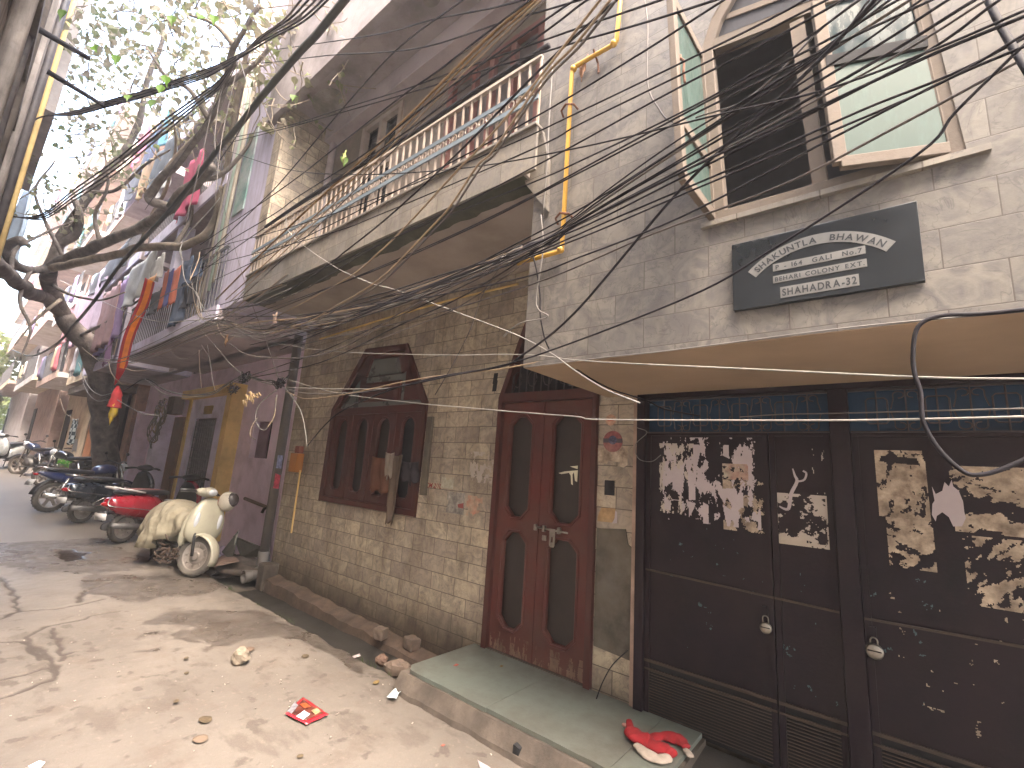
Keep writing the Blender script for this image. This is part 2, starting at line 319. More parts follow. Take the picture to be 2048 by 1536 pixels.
def lane():
    xs = np.concatenate([np.linspace(-60, -16, 45)[:-1], np.linspace(-16, -7.5, 180)[:-1], np.linspace(-7.5, -2, 330)[:-1], np.linspace(-2, 2.6, 110), [3.5, 6]])
    ys = np.concatenate([np.linspace(-1.6, .2, 20)[:-1], np.linspace(.2, 2.46, 120)])
    V = []; A = []
    for x in xs:
        for y in ys:
            z = gz(x); crk = 0.; wet = 0.; pd = 0.
            if x > -10:
                jx, jy = x+.035*noise.noise(Vector((x*9, y*9, 0))), y+.035*noise.noise(Vector((x*9, y*9, 5)))
                ax, ay, bx, by = CR.T; dx, dy = bx-ax, by-ay; t = np.clip(((jx-ax)*dx+(jy-ay)*dy)/(dx*dx+dy*dy+1e-9), 0, 1)
                d = np.hypot(jx-ax-t*dx, jy-ay-t*dy).min(); crk = max(0, 1-d/(.017+.012*noise.noise(Vector((x*5, y*5, 2)))+.01))
                jx += .12*fbm(x*2.5, y*2.5, 2); jy += .09*fbm(x*2.5, y*2.5, 7)
                wet = 1. if any(inpoly(jx, jy, p) for p in WP) else 0.
                pd = 1. if inpoly(jx, jy, pud) else 0.
                z += .006*fbm(x*1.6, y*1.6)+.0035*fbm(x*9, y*9, 3)-.012*min(1, crk*1.6)-.012*pd
                if y > 2.3: z -= .02*max(0, (y-2.3)/.16)*(1+noise.noise(Vector((x*4, 0, 0))))
            V.append((x, y, z)); A.append((crk, wet, pd, 1))
    n = len(ys); F = [(i*n+j, (i+1)*n+j, (i+1)*n+j+1, i*n+j+1) for i in range(len(xs)-1) for j in range(n-1)]
    # broken concrete edge towards the gutter
    o = len(V)
    for i, x in enumerate(xs): V.append((x, 2.47+.012*noise.noise(Vector((x*7, 1, 1))), gz(x)-.165)); A.append((0, 1, 0, 1))
    F += [(i*n+n-1, (i+1)*n+n-1, o+i+1, o+i) for i in range(len(xs)-1)]
    m, t, b = nodes('lane_concrete'); at = t.nodes.new('ShaderNodeAttribute'); at.attribute_name = 'marks'
    sp = t.nodes.new('ShaderNodeSeparateColor'); t.links.new(at.outputs['Color'], sp.inputs[0]); v = coords(t)
    c = mix(t, ramp(t, noi(t, v, 1.1, 7, .6), [(.35, 0), (.65, 1)]), (.115, .099, .084), (.165, .144, .122))
    c = mix(t, ramp(t, noi(t, v, 3.5, 8, .7), [(.52, 0), (.7, .75)]), c, (.11, .083, .064))
    c = mix(t, ramp(t, noi(t, v, 22, 5, .7), [(.58, 0), (.7, .5)]), c, (.25, .205, .17))
    c = mix(t, ramp(t, noi(t, coords(t, 'Object', (1, 2.2, 1)), 2.3, 6, .62), [(.54, 0), (.62, .6)]), c, (.085, .068, .055))
    c = mix(t, ramp(t, noi(t, v, 6.5, 4, .5), [(.61, 0), (.66, .75)]), c, (.07, .056, .045))
    c = mix(t, ramp(t, noi(t, v, 9, 6, .7), [(.63, 0), (.7, .6)]), c, (.11, .085, .07))
    c = mix(t, ramp(t, noi(t, v, 110, 3, .6), [(.35, .35), (.55, 0)]), c, (.14, .11, .09))
    sx = t.nodes.new('ShaderNodeSeparateXYZ'); t.links.new(v, sx.inputs[0])
    c = mix(t, ramp(t, sx.outputs[0], [(0, 0), (1, 0)]), c, c)
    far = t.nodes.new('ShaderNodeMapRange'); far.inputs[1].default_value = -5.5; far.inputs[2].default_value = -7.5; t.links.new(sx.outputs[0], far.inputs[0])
    c = mix(t, far.outputs[0], c, mix(t, noi(t, v, 1.7, 6), (.145, .125, .108), (.21, .185, .16)))  # far lane coloured paler to brighten the left and bounce more light
    w = t.nodes.new('ShaderNodeMath'); w.operation = 'MULTIPLY'; t.links.new(sp.outputs[1], w.inputs[0]); t.links.new(ramp(t, noi(t, v, 5, 6), [(.3, .4), (.6, .75)]), w.inputs[1])
    c = mix(t, w.outputs[0], c, (.062, .05, .042))
    c = mix(t, ramp(t, sp.outputs[0], [(.12, 0), (.6, .93)]), c, (.055, .042, .034))
    c = mix(t, sp.outputs[2], c, (.03, .022, .018))
    t.links.new(c, b.inputs['Base Color'])
    rr = mix(t, far.outputs[0], (.85, .85, .85), (.42, .42, .42)); rr = mix(t, sp.outputs[1], rr, ramp(t, noi(t, v, 3, 5), [(.4, .22), (.6, .6)])); rr = mix(t, sp.outputs[2], rr, (.04, .04, .04))
    t.links.new(rr, b.inputs['Roughness'])
    bump(t, b, noi(t, v, 38, 8, .75), .55, .01)
    o = MB().add(V, F).build('street', m, smooth=True); stru(o)
    ca = o.data.color_attributes.new('marks', 'FLOAT_COLOR', 'POINT'); ca.data.foreach_set('color', np.array(A, dtype=np.float32).ravel())
lane()
stru(MB().box(-6.5, -2.8, 2.48, 3.1, -.3, -.15).build('gutter', cement_dark))
# ---------------- brick ledge along the wall foot
t = MB()
xs = np.linspace(-6.4, -3.1, 60)
V = []; 
for x in xs:
    w = .03*noise.noise(Vector((x*3, 4, 0))); h = .035*noise.noise(Vector((x*4, 8, 0)))
    h -= .035*(x+6.4); V += [(x, 2.93+w, -.2), (x, 2.945+w, max(-.19, -.0+h)), (x, 3.0, max(-.17, .015+h)), (x, 3.10, .04+h)]
F = [(i*4+k, (i+1)*4+k, (i+1)*4+k+1, i*4+k+1) for i in range(len(xs)-1) for k in range(3)]+[(0, 1, 2, 3), tuple(reversed([(len(xs)-1)*4+k for k in range(4)]))]
tag(t.add(V, F).build('wall_ledge', M('ledge_dirt', (.12, .082, .062), .95, .4, 6, .8, 35, dirt=(.05, .04, .03), damt=.6)), 'low crumbling brick ledge running along the foot of the tiled wall above the gutter', 'ledge')
# ---------------- step in front of the door
st = thing('door_step', 'concrete step topped with green slate slabs in front of the maroon double door', 'step', (-1.9, 2.7, 0))
prof = [(2.27, -.12), (2.30, .03), (2.36, .115), (3.10, .115), (3.10, -.12)]
b = MB(); xs = np.linspace(-2.82, -.95, 60); V = []
for x in xs:
    for k, (y, z) in enumerate(prof): V.append((x, y+(.012*fbm(x*4, z*9) if k < 3 else 0)-.03*(x+1.9 if k < 2 else 0)*0, z+(.004*fbm(x*6, 3) if k == 2 else 0)))
F = [(i*5+k, (i+1)*5+k, (i+1)*5+(k+1) % 5, i*5+(k+1) % 5) for i in range(len(xs)-1) for k in range(5)]+[(4, 3, 2, 1, 0), tuple((len(xs)-1)*5+k for k in range(5))]
b.add(V, F).build('base', cement, st)
for i, (a, c, e) in enumerate([(-2.80, -2.02, 2.375), (-2.017, -1.20, 2.38), (-1.197, -.97, 2.385)]):
    b = MB(); n = 10; o = [(a+(c-a)*k/n, e+.006*noise.noise(Vector((k*2.3+i*9, 0, 0)))) for k in range(n+1)]+[(c, 3.095), (a, 3.095)]
    if i == 0: o[0] = (a+.05, e+.01); o.insert(0, (a, e+.06))
    b.plate(o, [], .117, .142, lambda p, q, r: (p, q, r)).build('slab', slate, st, bevel=.005)
MB().plate([(-1.742, .018), (-1.70, .012), (-1.695, .07), (-1.738, .078)], [], 2.303, 2.36).build('drain_hole', dark, st)
# ramp in front of the gate
b = MB(); V = [(-.96, 2.2, 0), (-.96, 2.3, .03), (-.96, 3.1, .085), (3.5, 2.2, 0), (3.5, 2.3, .02), (3.5, 3.1, .07)]
tag(b.add(V, [(0, 3, 4, 1), (1, 4, 5, 2)]).build('gate_ramp', cement_dark), 'dark stained cement threshold sloping up to the brown gate', 'ramp')

# ================================================================== TILED HOUSE
H = thing('tiled_house', 'house faced in grey cream marble tiles with projecting bay, balcony and maroon door', 'house', (-2.5, 3.2, 0))
WIN = [(-5.572, 1.06), (-3.715, 1.06), (-3.70, 2.215), (-4.142, 2.90), (-4.962, 2.93), (-5.56, 2.19)]
DOOR = [(-2.70, .15), (-1.70, .15), (-1.71, 2.2), (-1.95, 2.88), (-2.45, 2.88), (-2.70, 2.2)]
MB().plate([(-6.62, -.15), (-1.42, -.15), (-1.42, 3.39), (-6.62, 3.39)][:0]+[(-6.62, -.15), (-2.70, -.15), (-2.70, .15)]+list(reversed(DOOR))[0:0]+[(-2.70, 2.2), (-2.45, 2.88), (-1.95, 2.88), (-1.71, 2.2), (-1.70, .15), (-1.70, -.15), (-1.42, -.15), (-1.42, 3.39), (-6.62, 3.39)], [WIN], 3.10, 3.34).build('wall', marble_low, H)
MB().box(-1.416, -1.385, 3.075, 3.3, .08, 2.16).build('wall_corner_strip', M('peeling_pink_plaster', (.36, .25, .20), .85, .25, 7, .4, 40, dirt=(.12, .09, .07), damt=.5), H)
MB().box(-2.70, -1.70, 3.09, 3.13, .085, .148).build('door_sill', cement, H)
# grey unplastered patch of the pillar between door and gate
b = MB(); o = [(-1.69, .42), (-1.41, .40), (-1.41, 1.10), (-1.45, 1.12), (-1.47, 1.22), (-1.69, 1.20)]
b.plate(o, [], 3.088, 3.0995).build('bare_cement_patch', M('patch_cement', (.085, .072, .055), .95, .5, 5, .5, 40, dirt=(.16, .145, .125), damt=.35, dscale=4), H)
# --- carved window of the ground floor
def arch(cx, w, z0, z1, n=8):
    r = w/2; return [(cx-r, z0+r*.5), (cx-r*.6, z0), (cx+r*.6, z0), (cx+r, z0+r*.5)]+[(cx+r*math.cos(PI*k/n), z1-r+r*math.sin(PI*k/n)) for k in range(n+1)]
inner = [(-5.50, 1.12), (-3.78, 1.12), (-3.77, 2.20), (-4.18, 2.83), (-4.93, 2.86), (-5.49, 2.18)]
wf = MB().plate(WIN, [inner], 3.075, 3.25).build('window_frame', redwood, H, bevel=.006)
tri = [[(-5.39, 2.27), (-5.02, 2.27), (-5.02, 2.62), (-5.08, 2.68)], [(-4.93, 2.58), (-4.22, 2.57), (-4.30, 2.77), (-4.84, 2.80)], [(-4.93, 2.27), (-4.22, 2.26), (-4.22, 2.49), (-4.93, 2.50)], [(-4.13, 2.26), (-3.85, 2.25), (-4.06, 2.66), (-4.13, 2.62)]]
MB().plate([(-5.497, 2.18), (-3.773, 2.17), (-4.183, 2.828), (-4.928, 2.858)], [list(p) for p in tri], 3.10, 3.13).build('fanlight', redwood, H, bevel=.004)
MB().box(-5.45, -3.8, 3.135, 3.14, 2.2, 2.85).build('fanlight_glass', greyglass, H)
MB().box(-5.5, -3.77, 3.085, 3.12, 2.12, 2.205).build('window_transom', redwood, H, bevel=.005)
xsw = [-5.5, -5.07, -4.64, -4.21, -3.775]
for k in range(4):
    a, c = xsw[k]+.003, xsw[k+1]-.003; cx = (a+c)/2
    sh = MB().plate([(a, 1.123), (c, 1.123), (c, 2.118), (a, 2.118)], [arch(cx, .21, 1.22, 2.06)], 3.10, 3.135)
    s_ = sh.build('shutter', redwood, H, bevel=.006)
    ring = [Vector((p[0], 3.097, p[1])) for p in arch(cx, .235, 1.205, 2.075)]; ring.append(ring[0])
    MB().tube(ring, .008, 5).build('moulding', redwood, s_)
    MB().box(a+.05, c-.05, 3.14, 3.145, 1.17, 2.09).build('pane', doorglass if k < 3 else dark, s_)
# --- door
df = MB().plate([(-2.70, .15), (-2.70, 2.2), (-2.45, 2.88), (-1.95, 2.88), (-1.71, 2.2), (-1.70, .15), (-1.745, .15), (-1.745, 2.155), (-2.655, 2.155), (-2.655, .15)], [[(-2.64, 2.235), (-1.77, 2.235), (-1.98, 2.82), (-2.42, 2.82)]], 3.06, 3.2).build('door_frame', redwood, H, bevel=.006)
gr = MB()
for k in range(11):
    x = -2.58+.078*k; zt = 2.80 if -2.42 < x < -1.98 else 2.26+(min(x+2.66, -1.75-x))*2.45
    gr.tube([(x, 3.10, 2.237), (x, 3.10, min(2.82, zt))], .006, 5)
for k in range(5):
    cx = -2.52+.16*k; gr.tube([(cx+.045*math.cos(a*.6), 3.095, 2.36+.07*math.sin(a*.6)) for a in range(11)], .005, 4)
gr.build('transom_grille', grillem, H); MB().box(-2.64, -1.76, 3.17, 3.18, 2.23, 2.84).build('transom_backing', dark, H)
def octo(cx, hw, z0, z1, c=.075): return [(cx-hw+c, z0), (cx+hw-c, z0), (cx+hw, z0+c), (cx+hw, z1-c), (cx+hw-c, z1), (cx-hw+c, z1), (cx-hw, z1-c), (cx-hw, z0+c)]
for s, (a, c) in enumerate([(-2.652, -2.232), (-2.226, -1.748)]):
    cx = (a+c)/2+(.0 if s else -.01); ho = [octo(cx, .115+.012*s, .34, 1.07), octo(cx, .115+.012*s, 1.20, 2.03)]
    lf = MB().plate([(a, .155), (c, .155), (c, 2.152), (a, 2.152)], ho, 3.10, 3.14).build('door_leaf', redwood_dusty, H, bevel=.004)
    for h in ho:
        q = octo(cx, .13+.012*s, h[0][1]-.014, h[4][1]+.014); r = [Vector((p[0], 3.096, p[1])) for p in q]; r.append(r[0])
        MB().tube(r, .011, 5).build('moulding', redwood_dusty, lf)
        MB().box(cx-.16, cx+.16, 3.143, 3.148, h[0][1]-.02, h[4][1]+.02).build('pane', doorglass, lf)
    torn('pale scuffed paint along the foot of the %s door leaf' % ('left', 'right')[s], a+.01, c-.01, .157, .27, M('scuffed_wood', (.20, .13, .085), .9, .3, 9), .42-.1*s, 22, 7, 90+s, y=3.0985, grp=None) if 0 else None
    if s == 0: MB().box(c-.012, c+.02, 3.088, 3.099, .16, 2.15).build('meeting_strip', redwood_dusty, lf)
steel = M('worn_steel', (.26, .24, .21), .42, .3, 20, .1, 80, .9)
bolt = thing('sliding_bolt', 'long steel sliding bolt with a hanging hasp across the two maroon door leaves', 'bolt', (-2.1, 3.09, 1.13))
MB().tube([(-2.24, 3.078, 1.145), (-1.93, 3.078, 1.135)], .0075, 8).build('rod', steel, bolt, smooth=True)
b = MB()
for x in (-2.23, -2.15, -2.01): b.box(x-.012, x+.012, 3.068, 3.098, 1.118, 1.165)
b.build('bracket', steel, bolt, bevel=.003)
MB().plate([(-2.085, 1.15), (-2.035, 1.15), (-2.035, 1.03), (-2.045, 1.015), (-2.075, 1.015), (-2.085, 1.03)], [[(-2.068, 1.05), (-2.052, 1.05), (-2.052, 1.09), (-2.068, 1.09)]], 3.064, 3.070).build('hasp', steel, bolt)
MB().box(-2.17, -2.13, 3.086, 3.0985, 1.05, 1.09).build('keyhole_plate', steel, bolt, bevel=.004)
# --- projecting bay
UW = [(-.562, 2.755), (.272, 2.76), (.222, 3.45), (.18, 3.80), (.02, 4.12), (-.19, 4.25), (-.42, 4.08), (-.56, 3.88), (-.606, 3.74)]
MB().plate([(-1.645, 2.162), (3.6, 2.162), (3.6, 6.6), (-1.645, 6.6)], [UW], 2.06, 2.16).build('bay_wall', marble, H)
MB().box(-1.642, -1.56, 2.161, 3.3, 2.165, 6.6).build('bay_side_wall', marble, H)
MB().box(-1.64, 3.6, 2.064, 3.36, 2.158, 2.20).build('bay_soffit', plaster_soffit, H)
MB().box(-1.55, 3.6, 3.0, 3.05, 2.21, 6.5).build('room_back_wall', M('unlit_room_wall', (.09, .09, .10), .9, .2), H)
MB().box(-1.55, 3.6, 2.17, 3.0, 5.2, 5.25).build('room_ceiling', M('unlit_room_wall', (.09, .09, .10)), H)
MB().box(-.62, .33, 2.035, 2.075, 2.728, 2.752).build('window_sill', marble_bal, H)
def inset(P, d):
    cx = sum(p[0] for p in P)/len(P); cz = sum(p[1] for p in P)/len(P)
    return [(p[0]+(cx-p[0])*d/abs(Vector((p[0]-cx, p[1]-cz)).length), p[1]+(cz-p[1])*d/abs(Vector((p[0]-cx, p[1]-cz)).length)) for p in P]
uf = MB().plate(UW, [[(-.518, 2.80), (.225, 2.80), (.178, 3.45), (.14, 3.78), (-.01, 4.06), (-.19, 4.18), (-.40, 4.02), (-.515, 3.85), (-.56, 3.72)]], 2.055, 2.12).build('upper_window_frame', woodframe, H, bevel=.004)
MB().plate([(-.178, 2.80), (-.128, 2.80), (-.175, 3.63), (-.225, 3.63)], [], 2.06, 2.11).build('mullion', woodframe, H, bevel=.004)
MB().plate([(-.553, 3.70), (.16, 3.60), (.155, 3.655), (-.555, 3.755)], [], 2.058, 2.112).build('upper_window_transom', woodframe, H, bevel=.004)
fl = MB().plate([(-.553, 3.756), (.155, 3.656), (.14, 3.79), (-.01, 4.06), (-.19, 4.18), (-.40, 4.02), (-.515, 3.85)], [], 2.085, 2.09).build('fanlight_pane', M_glass('lavender_pane', (.035, .035, .042), .5), H)
MB().plate([(-.50, 3.86), (.1, 3.74), (.1, 3.765), (-.49, 3.89)], [], 2.078, 2.084).build('fanlight_bar', woodframe, H)
def sash(name, hb, cb, ht, ct, glass, bars, w=.045):   # hinge bottom, corner bottom, hinge top, corner top
    hb, cb, ht, ct = map(Vector, (hb, cb, ht, ct)); fr = MB(); up = (cb-hb).cross(Vector((0, 0, 1))).normalized()
    for a, c in ((hb, cb), (ht, ct)): fr.bar(a, c, .03, w, (0, 0, 1))
    for a, c in ((hb, ht), (cb, ct)): fr.bar(a, c, .03, w, up.cross((c-a).normalized()))
    for f in bars: fr.bar(hb.lerp(ht, f), cb.lerp(ct, f), .03, w, (0, 0, 1))
    o = fr.build(name, woodframe, H, bevel=.003)
    n = up*.003; V = [hb+n, cb+n, ct+n, ht+n, hb-n, cb-n, ct-n, ht-n]
    MB().add(V, [(0, 1, 2, 3), (7, 6, 5, 4), (0, 4, 5, 1), (1, 5, 6, 2), (2, 6, 7, 3), (3, 7, 4, 0)]).build('pane', glass, o)
    return o
ls = sash('window_sash', (-.575, 2.075, 2.79), (-.59, 1.70, 2.79), (-.62, 2.075, 3.70), (-.635, 1.70, 3.70), teal, [.30])
rs = sash('window_sash', (.245, 2.075, 2.79), (-.079, 1.955, 2.79), (.20, 2.075, 3.56), (-.115, 1.955, 3.56), teal2, [])
MB().bar((-.103, 1.951, 3.25), (.205, 2.062, 3.25), .03, .05).build('sash_bar', dark, rs)
V = [Vector(p) for p in [(.238, 2.06, 2.81), (-.075, 1.945, 2.81), (-.098, 1.945, 3.22), (.212, 2.06, 3.22)]]; n = Vector((-.34, .94, 0))*.0
MB().add(V+[v+Vector((0, .004, 0)) for v in V], [(3, 2, 1, 0), (4, 5, 6, 7), (0, 1, 5, 4), (1, 2, 6, 5), (2, 3, 7, 6), (3, 0, 4, 7)]).build('lower_pane', teal, rs)
MB().tube([(-.61, 1.74, 3.42), (-.60, 1.72, 3.38), (-.585, 1.72, 3.36), (-.585, 1.71, 3.30), (-.58, 1.71, 3.24)], .006, 6).build('latch', rust, ls)
# --- balcony
MB().box(-6.02, -1.665, 1.985, 3.1, 3.395, 3.44).build('balcony_slab', plaster_bal, H)
V = []; xs = np.linspace(-6.0, -1.68, 60)
for x in xs:
    w = .035*fbm(x*2.6, 1)+.02*fbm(x*11, 5); V += [(x, 1.987, 3.392), (x, 2.16+w+.05*max(0, -x-3.5)/2, 3.391), (x, 1.987, 3.394)]
F = [(i*3, i*3+1, (i+1)*3+1, (i+1)*3) for i in range(len(xs)-1)]
MB().add(V, F).build('peeled_edge', moss, H)
MB().plate([(-6.0, 3.39), (-1.66, 3.39), (-1.58, 3.39), (-1.58, 3.69), (-6.0, 3.69)], [], 1.965, 1.985).build('balcony_fascia', marble_bal, H)
MB().box(-6.0, -1.575, 1.945, 2.02, 3.69, 3.712).build('balcony_coping', marble_bal, H, bevel=.004)
MB().plate([(lambda p: (p.x, p.z))(WY(a, c, 2.04)) for a, c in [(1047, 346), (1053, 370), (1095, 421), (1098, 322), (1086, 262), (1052, 280)]], [], 2.03, 2.0585).build('balcony_end_panel', marble_bal, H)
MB().box(-6.0, -1.66, 1.99, 2.66, 3.44, 3.48).build('balcony_floor', cement, H)
b = MB(); nb = 50
for k in range(nb):
    x = -5.93+4.345*k/(nb-1); b.box(x-.0065, x+.0065, 1.965, 1.98, 3.712, 4.20)
b.build('balusters', whitemetal, H)
MB().bar((-5.96, 1.972, 4.21), (-1.578, 1.972, 4.21), .03, .022).build('handrail', whitemetal, H)
for z in (3.90, 4.0): MB().box(-5.96, -1.58, 1.952, 1.963, z-.017, z+.017).build('railing_flat', bluegrey, H)
b = MB()
for k in range(64):
    x = -5.9+4.3*k/63; b.tube([(x+.024*math.cos(a*PI/4), 1.957, 3.95+.028*math.sin(a*PI/4)) for a in range(9)], .005, 4, cap=False)
b.build('railing_rings', whitemetal, H)
for x in (-5.5, -4.4, -3.3, -2.2): MB().tube([(x+.03*math.cos(a*PI/5), 1.97, 4.245+.03*math.sin(a*PI/5)) for a in range(9)], .005, 5).build('rail_hook', grillem, H)
# upper wall behind the balcony, at 2.66
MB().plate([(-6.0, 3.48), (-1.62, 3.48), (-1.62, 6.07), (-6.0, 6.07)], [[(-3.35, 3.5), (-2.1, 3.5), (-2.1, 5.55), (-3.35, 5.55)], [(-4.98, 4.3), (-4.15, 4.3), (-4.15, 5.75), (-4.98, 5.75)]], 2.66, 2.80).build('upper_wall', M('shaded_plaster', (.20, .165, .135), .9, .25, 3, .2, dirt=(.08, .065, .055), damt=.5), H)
MB().box(-6.02, -5.78, 1.99, 2.66, 3.40, 6.07).build('balcony_end_wall', marble_low, H)
MB().box(-6.30, -1.62, 1.93, 3.4, 6.07, 6.22).build('upper_slab', M('dull_mauve_slab', (.30, .265, .27), .9, .15, 2, .2, dirt=(.12, .105, .10), damt=.5), H)
MB().box(-6.30, -1.66, 1.925, 2.02, 5.96, 6.07).build('upper_beam', M('dull_mauve_slab', (.22, .19, .19)), H)
MB().box(-5.72, -1.66, 2.50, 2.655, 5.82, 6.065).build('inner_beam', mauve, H)
MB().box(-6.28, -1.66, 1.93, 1.95, 6.22, 9.6).build('parapet_above', M('dull_mauve_slab', (.22, .19, .19)), H)
b = MB(); o = [(-5.3+.30*math.cos(a*PI/9)*(1+.25*fbm(a, 1)), 2.30+.17*math.sin(a*PI/9)*(1+.3*fbm(a, 4))) for a in range(18)]
b.plate(o, [], 6.058, 6.068, lambda p, q, r: (p, q, r)).build('damp_patch', M('damp_spall', (.30, .28, .25), .95, .35, 7, .5, 30, dirt=(.05, .045, .04), damt=.8), H)
b = MB(); o = [(-3.2+.10*math.cos(a*PI/6), 2.2+.07*math.sin(a*PI/6)) for a in range(12)]
b.plate(o, [], 6.058, 6.068, lambda p, q, r: (p, q, r)).build('damp_patch', M('damp_spall2', (.16, .14, .125), .95, .35, 7, .5, 30), H)
bd = MB()
for a, c in ((-3.35, -3.27), (-2.99, -2.94), (-2.76, -2.70), (-2.49, -2.43), (-2.18, -2.10)): bd.box(a, c, 2.64, 2.70, 3.5, 5.55)
for z in (3.5, 4.25, 5.47): bd.box(-3.35, -2.1, 2.645, 2.69, z, z+.08)
bd.build('balcony_door', M('faded_maroon', (.16, .065, .055), .6, .25, 5, .15), H)
MB().box(-3.3, -2.1, 2.705, 2.715, 3.5, 5.5).build('balcony_door_panel', M('dim_glass', (.09, .075, .07), .4), H)
MB().box(-2.92, -2.50, 2.632, 2.639, 3.72, 4.2).build('bright_pane', M_glass('painted_reflection_glass', (.55, .58, .60), .05), H)  # pale base colour paints the bright reflection in the door glass
bw = MB()
for a, c in ((-4.98, -4.91), (-4.60, -4.54), (-4.22, -4.15)): bw.box(a, c, 2.63, 2.70, 4.3, 5.75)
for z in (4.3, 5.0, 5.69): bw.box(-4.98, -4.15, 2.635, 2.69, z, z+.06)
bw.build('balcony_window_frame', whitemetal, H)
jb = MB()
for k in range(9): jb.box(-4.93+.092*k, -4.925+.092*k, 2.70, 2.706, 4.3, 5.75)
for k in range(16): jb.box(-4.95, -4.17, 2.707, 2.712, 4.35+.09*k, 4.355+.09*k)
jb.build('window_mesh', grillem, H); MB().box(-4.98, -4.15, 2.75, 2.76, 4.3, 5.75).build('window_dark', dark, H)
MB().tube([(-5.66, 2.60, 3.48), (-5.66, 2.60, 6.05)], .045, 8).build('rain_pipe', plaster_ceil, H, smooth=True)
# interior darkness above and body of the house so that no sky shows through
MB().box(-6.62, 3.6, 3.42, 3.5, -.1, 9.6).build('house_body', plaster_dark, H)
MB().box(-6.62, -6.54, 2.66, 3.42, 3.4, 9.6).build('side_wall', plaster_dark, H)
MB().box(-1.62, 3.6, 1.98, 2.06, 6.6, 6.75).build('upper_band', marble, H)

# ---------------- name plate
NP = thing('name_plate', 'black granite name plate with silver stencilled address lettering below the upper window', 'sign', (-.18, 2.04, 2.45))
X0, X1, Z0, Z1 = -.489, .130, 2.298, 2.605
granite = M('black_granite', (.0045, .0075, .011), .3, .2, 3, .0, 60, dirt=(.009, .013, .017), damt=.1, dscale=.8)
MB().box(X0, X1, 2.036, 2.059, Z0, Z1).build('plate', granite, NP, bevel=.002)
silver = M('silver_paint', (.15, .15, .145), .5, .12, 20, .05, 80); ink = M('stencil_black', (.02, .022, .028), .5, .2, 20)
def letters(txt, place, h, name):   # place(i, adv) -> (x, z, angle)
    out = MB(); x = 0; cu = bpy.data.curves.new('f', 'FONT'); cu.size = h*1.38; cu.offset = h*.03; adv = []
    meshes = []
    for ch in txt:
        w = .55*h
        if ch != ' ':
            cu.body = ch; ob = bpy.data.objects.new('f', cu); COL.objects.link(ob); dg = bpy.context.evaluated_depsgraph_get(); dg.update()
            me = ob.evaluated_get(dg).to_mesh(); V = [v.co.copy() for v in me.vertices]; F = [tuple(p.vertices) for p in me.polygons]
            ob.evaluated_get(dg).to_mesh_clear(); bpy.data.objects.remove(ob)
            x0 = min(v.x for v in V); w = max(v.x for v in V)-x0; meshes.append((x, w, [(v.x-x0, v.y) for v in V], F))
        x += w+h*.22
    bpy.data.curves.remove(cu); tot = x-h*.22
    for (xx, w, V, F) in meshes:
        cx = xx+w/2; px, pz, an, sc = place(cx, tot); ca, sa = math.cos(an), math.sin(an)
        out.add([(px+((v[0]-w/2)*sc)*ca-v[1]*sa, 2.0318, pz+((v[0]-w/2)*sc)*sa+v[1]*ca) for v in V], F)
    return out.build(name, ink, NP)
def band(x0, x1, z0, z1): MB().box(x0, x1, 2.0335, 2.0365, z0, z1).build('band', silver, NP)
def line(txt, x0, x1, z0, h):
    letters(txt, lambda c, t: (x0+(x1-x0)*c/t, z0, 0, (x1-x0)/t), h, 'lettering')
band(-.332, -.026, 2.441, 2.473); line('P - 164  GALI  No.7', -.322, -.036, 2.447, .019)
band(-.333, -.025, 2.389, 2.420); line('BEHARI COLONY EXT.', -.326, -.032, 2.395, .018)
band(-.309, -.052, 2.320, 2.366); line('SHAHADRA-32', -.302, -.059, 2.328, .030)
# arc
R1 = .36; A0, A1 = math.radians(134), math.radians(46.5)
cxr, czr = -.181, 2.203
ang = [A0+(A1-A0)*k/28 for k in range(29)]
o = [(cxr+R1*.98*math.cos(a), czr+R1*math.sin(a)) for a in ang]+[(cxr+(R1-.043)*.98*math.cos(a), czr+(R1-.043)*math.sin(a)) for a in reversed(ang)]
MB().plate(o, [], 2.0335, 2.0365).build('band', silver, NP)
letters('SHAKUNTLA  BHAWAN', lambda c, t: (cxr+(R1-.036)*.98*math.cos(A0+(A1-A0)*(.04+.92*c/t)), czr+(R1-.036)*math.sin(A0+(A1-A0)*(.04+.92*c/t)), A0+(A1-A0)*(.04+.92*c/t)-PI/2, 1.0), .026, 'lettering')

# ---------------- gate
G = thing('metal_gate', 'dark brown sheet metal double gate with torn posters, louvred bottom and scrollwork top', 'gate', (0, 3.12, .09))
MB().box(-1.385, -1.325, 3.06, 3.14, .09, 2.158).build('gate_post', gatem, G, bevel=.003)
MB().box(-.262, -.172, 3.065, 3.14, .09, 2.15).build('gate_post', gatem, G, bevel=.003)
MB().box(-1.38, 3.5, 3.06, 3.14, 2.125, 2.158).build('gate_header', gatem, G, bevel=.003)
def leaf(a, c, name='gate_leaf', lou=True):
    o = MB().box(a, c, 3.10, 3.12, .43, 1.875).build(name, gatem, G)
    MB().box(a, c, 3.083, 3.0995, 1.868, 1.885).build('top_rail', gatem, o)
    MB().box(a, c, 3.085, 3.0995, .43, .446).build('louvre_rail', gate_rust, o)
    MB().box(a, c, 3.085, 3.0995, .385, .395).build('louvre_rail', gate_rust, o)
    for q in (a, c-.03): MB().box(q, q+.03, 3.088, 3.0995, .12, 1.87).build('stile', gatem, o)
    l = MB(); z = .13
    while z < .385: l.obox(((a+c)/2, 3.10, z), ((c-a)/2-.03, 0, 0), (0, .009, -.004), (0, .001, .002)); z += .0165
    l.build('louvres', gate_rust, o); MB().box(a, c, 3.115, 3.12, .1, .43).build('louvre_back', dark, o)
    return o
l1 = leaf(-1.322, -.572); l2 = leaf(-.565, -.265); l3 = leaf(-.169, 1.35); l4 = leaf(1.36, 3.5)
b = MB(); V = []
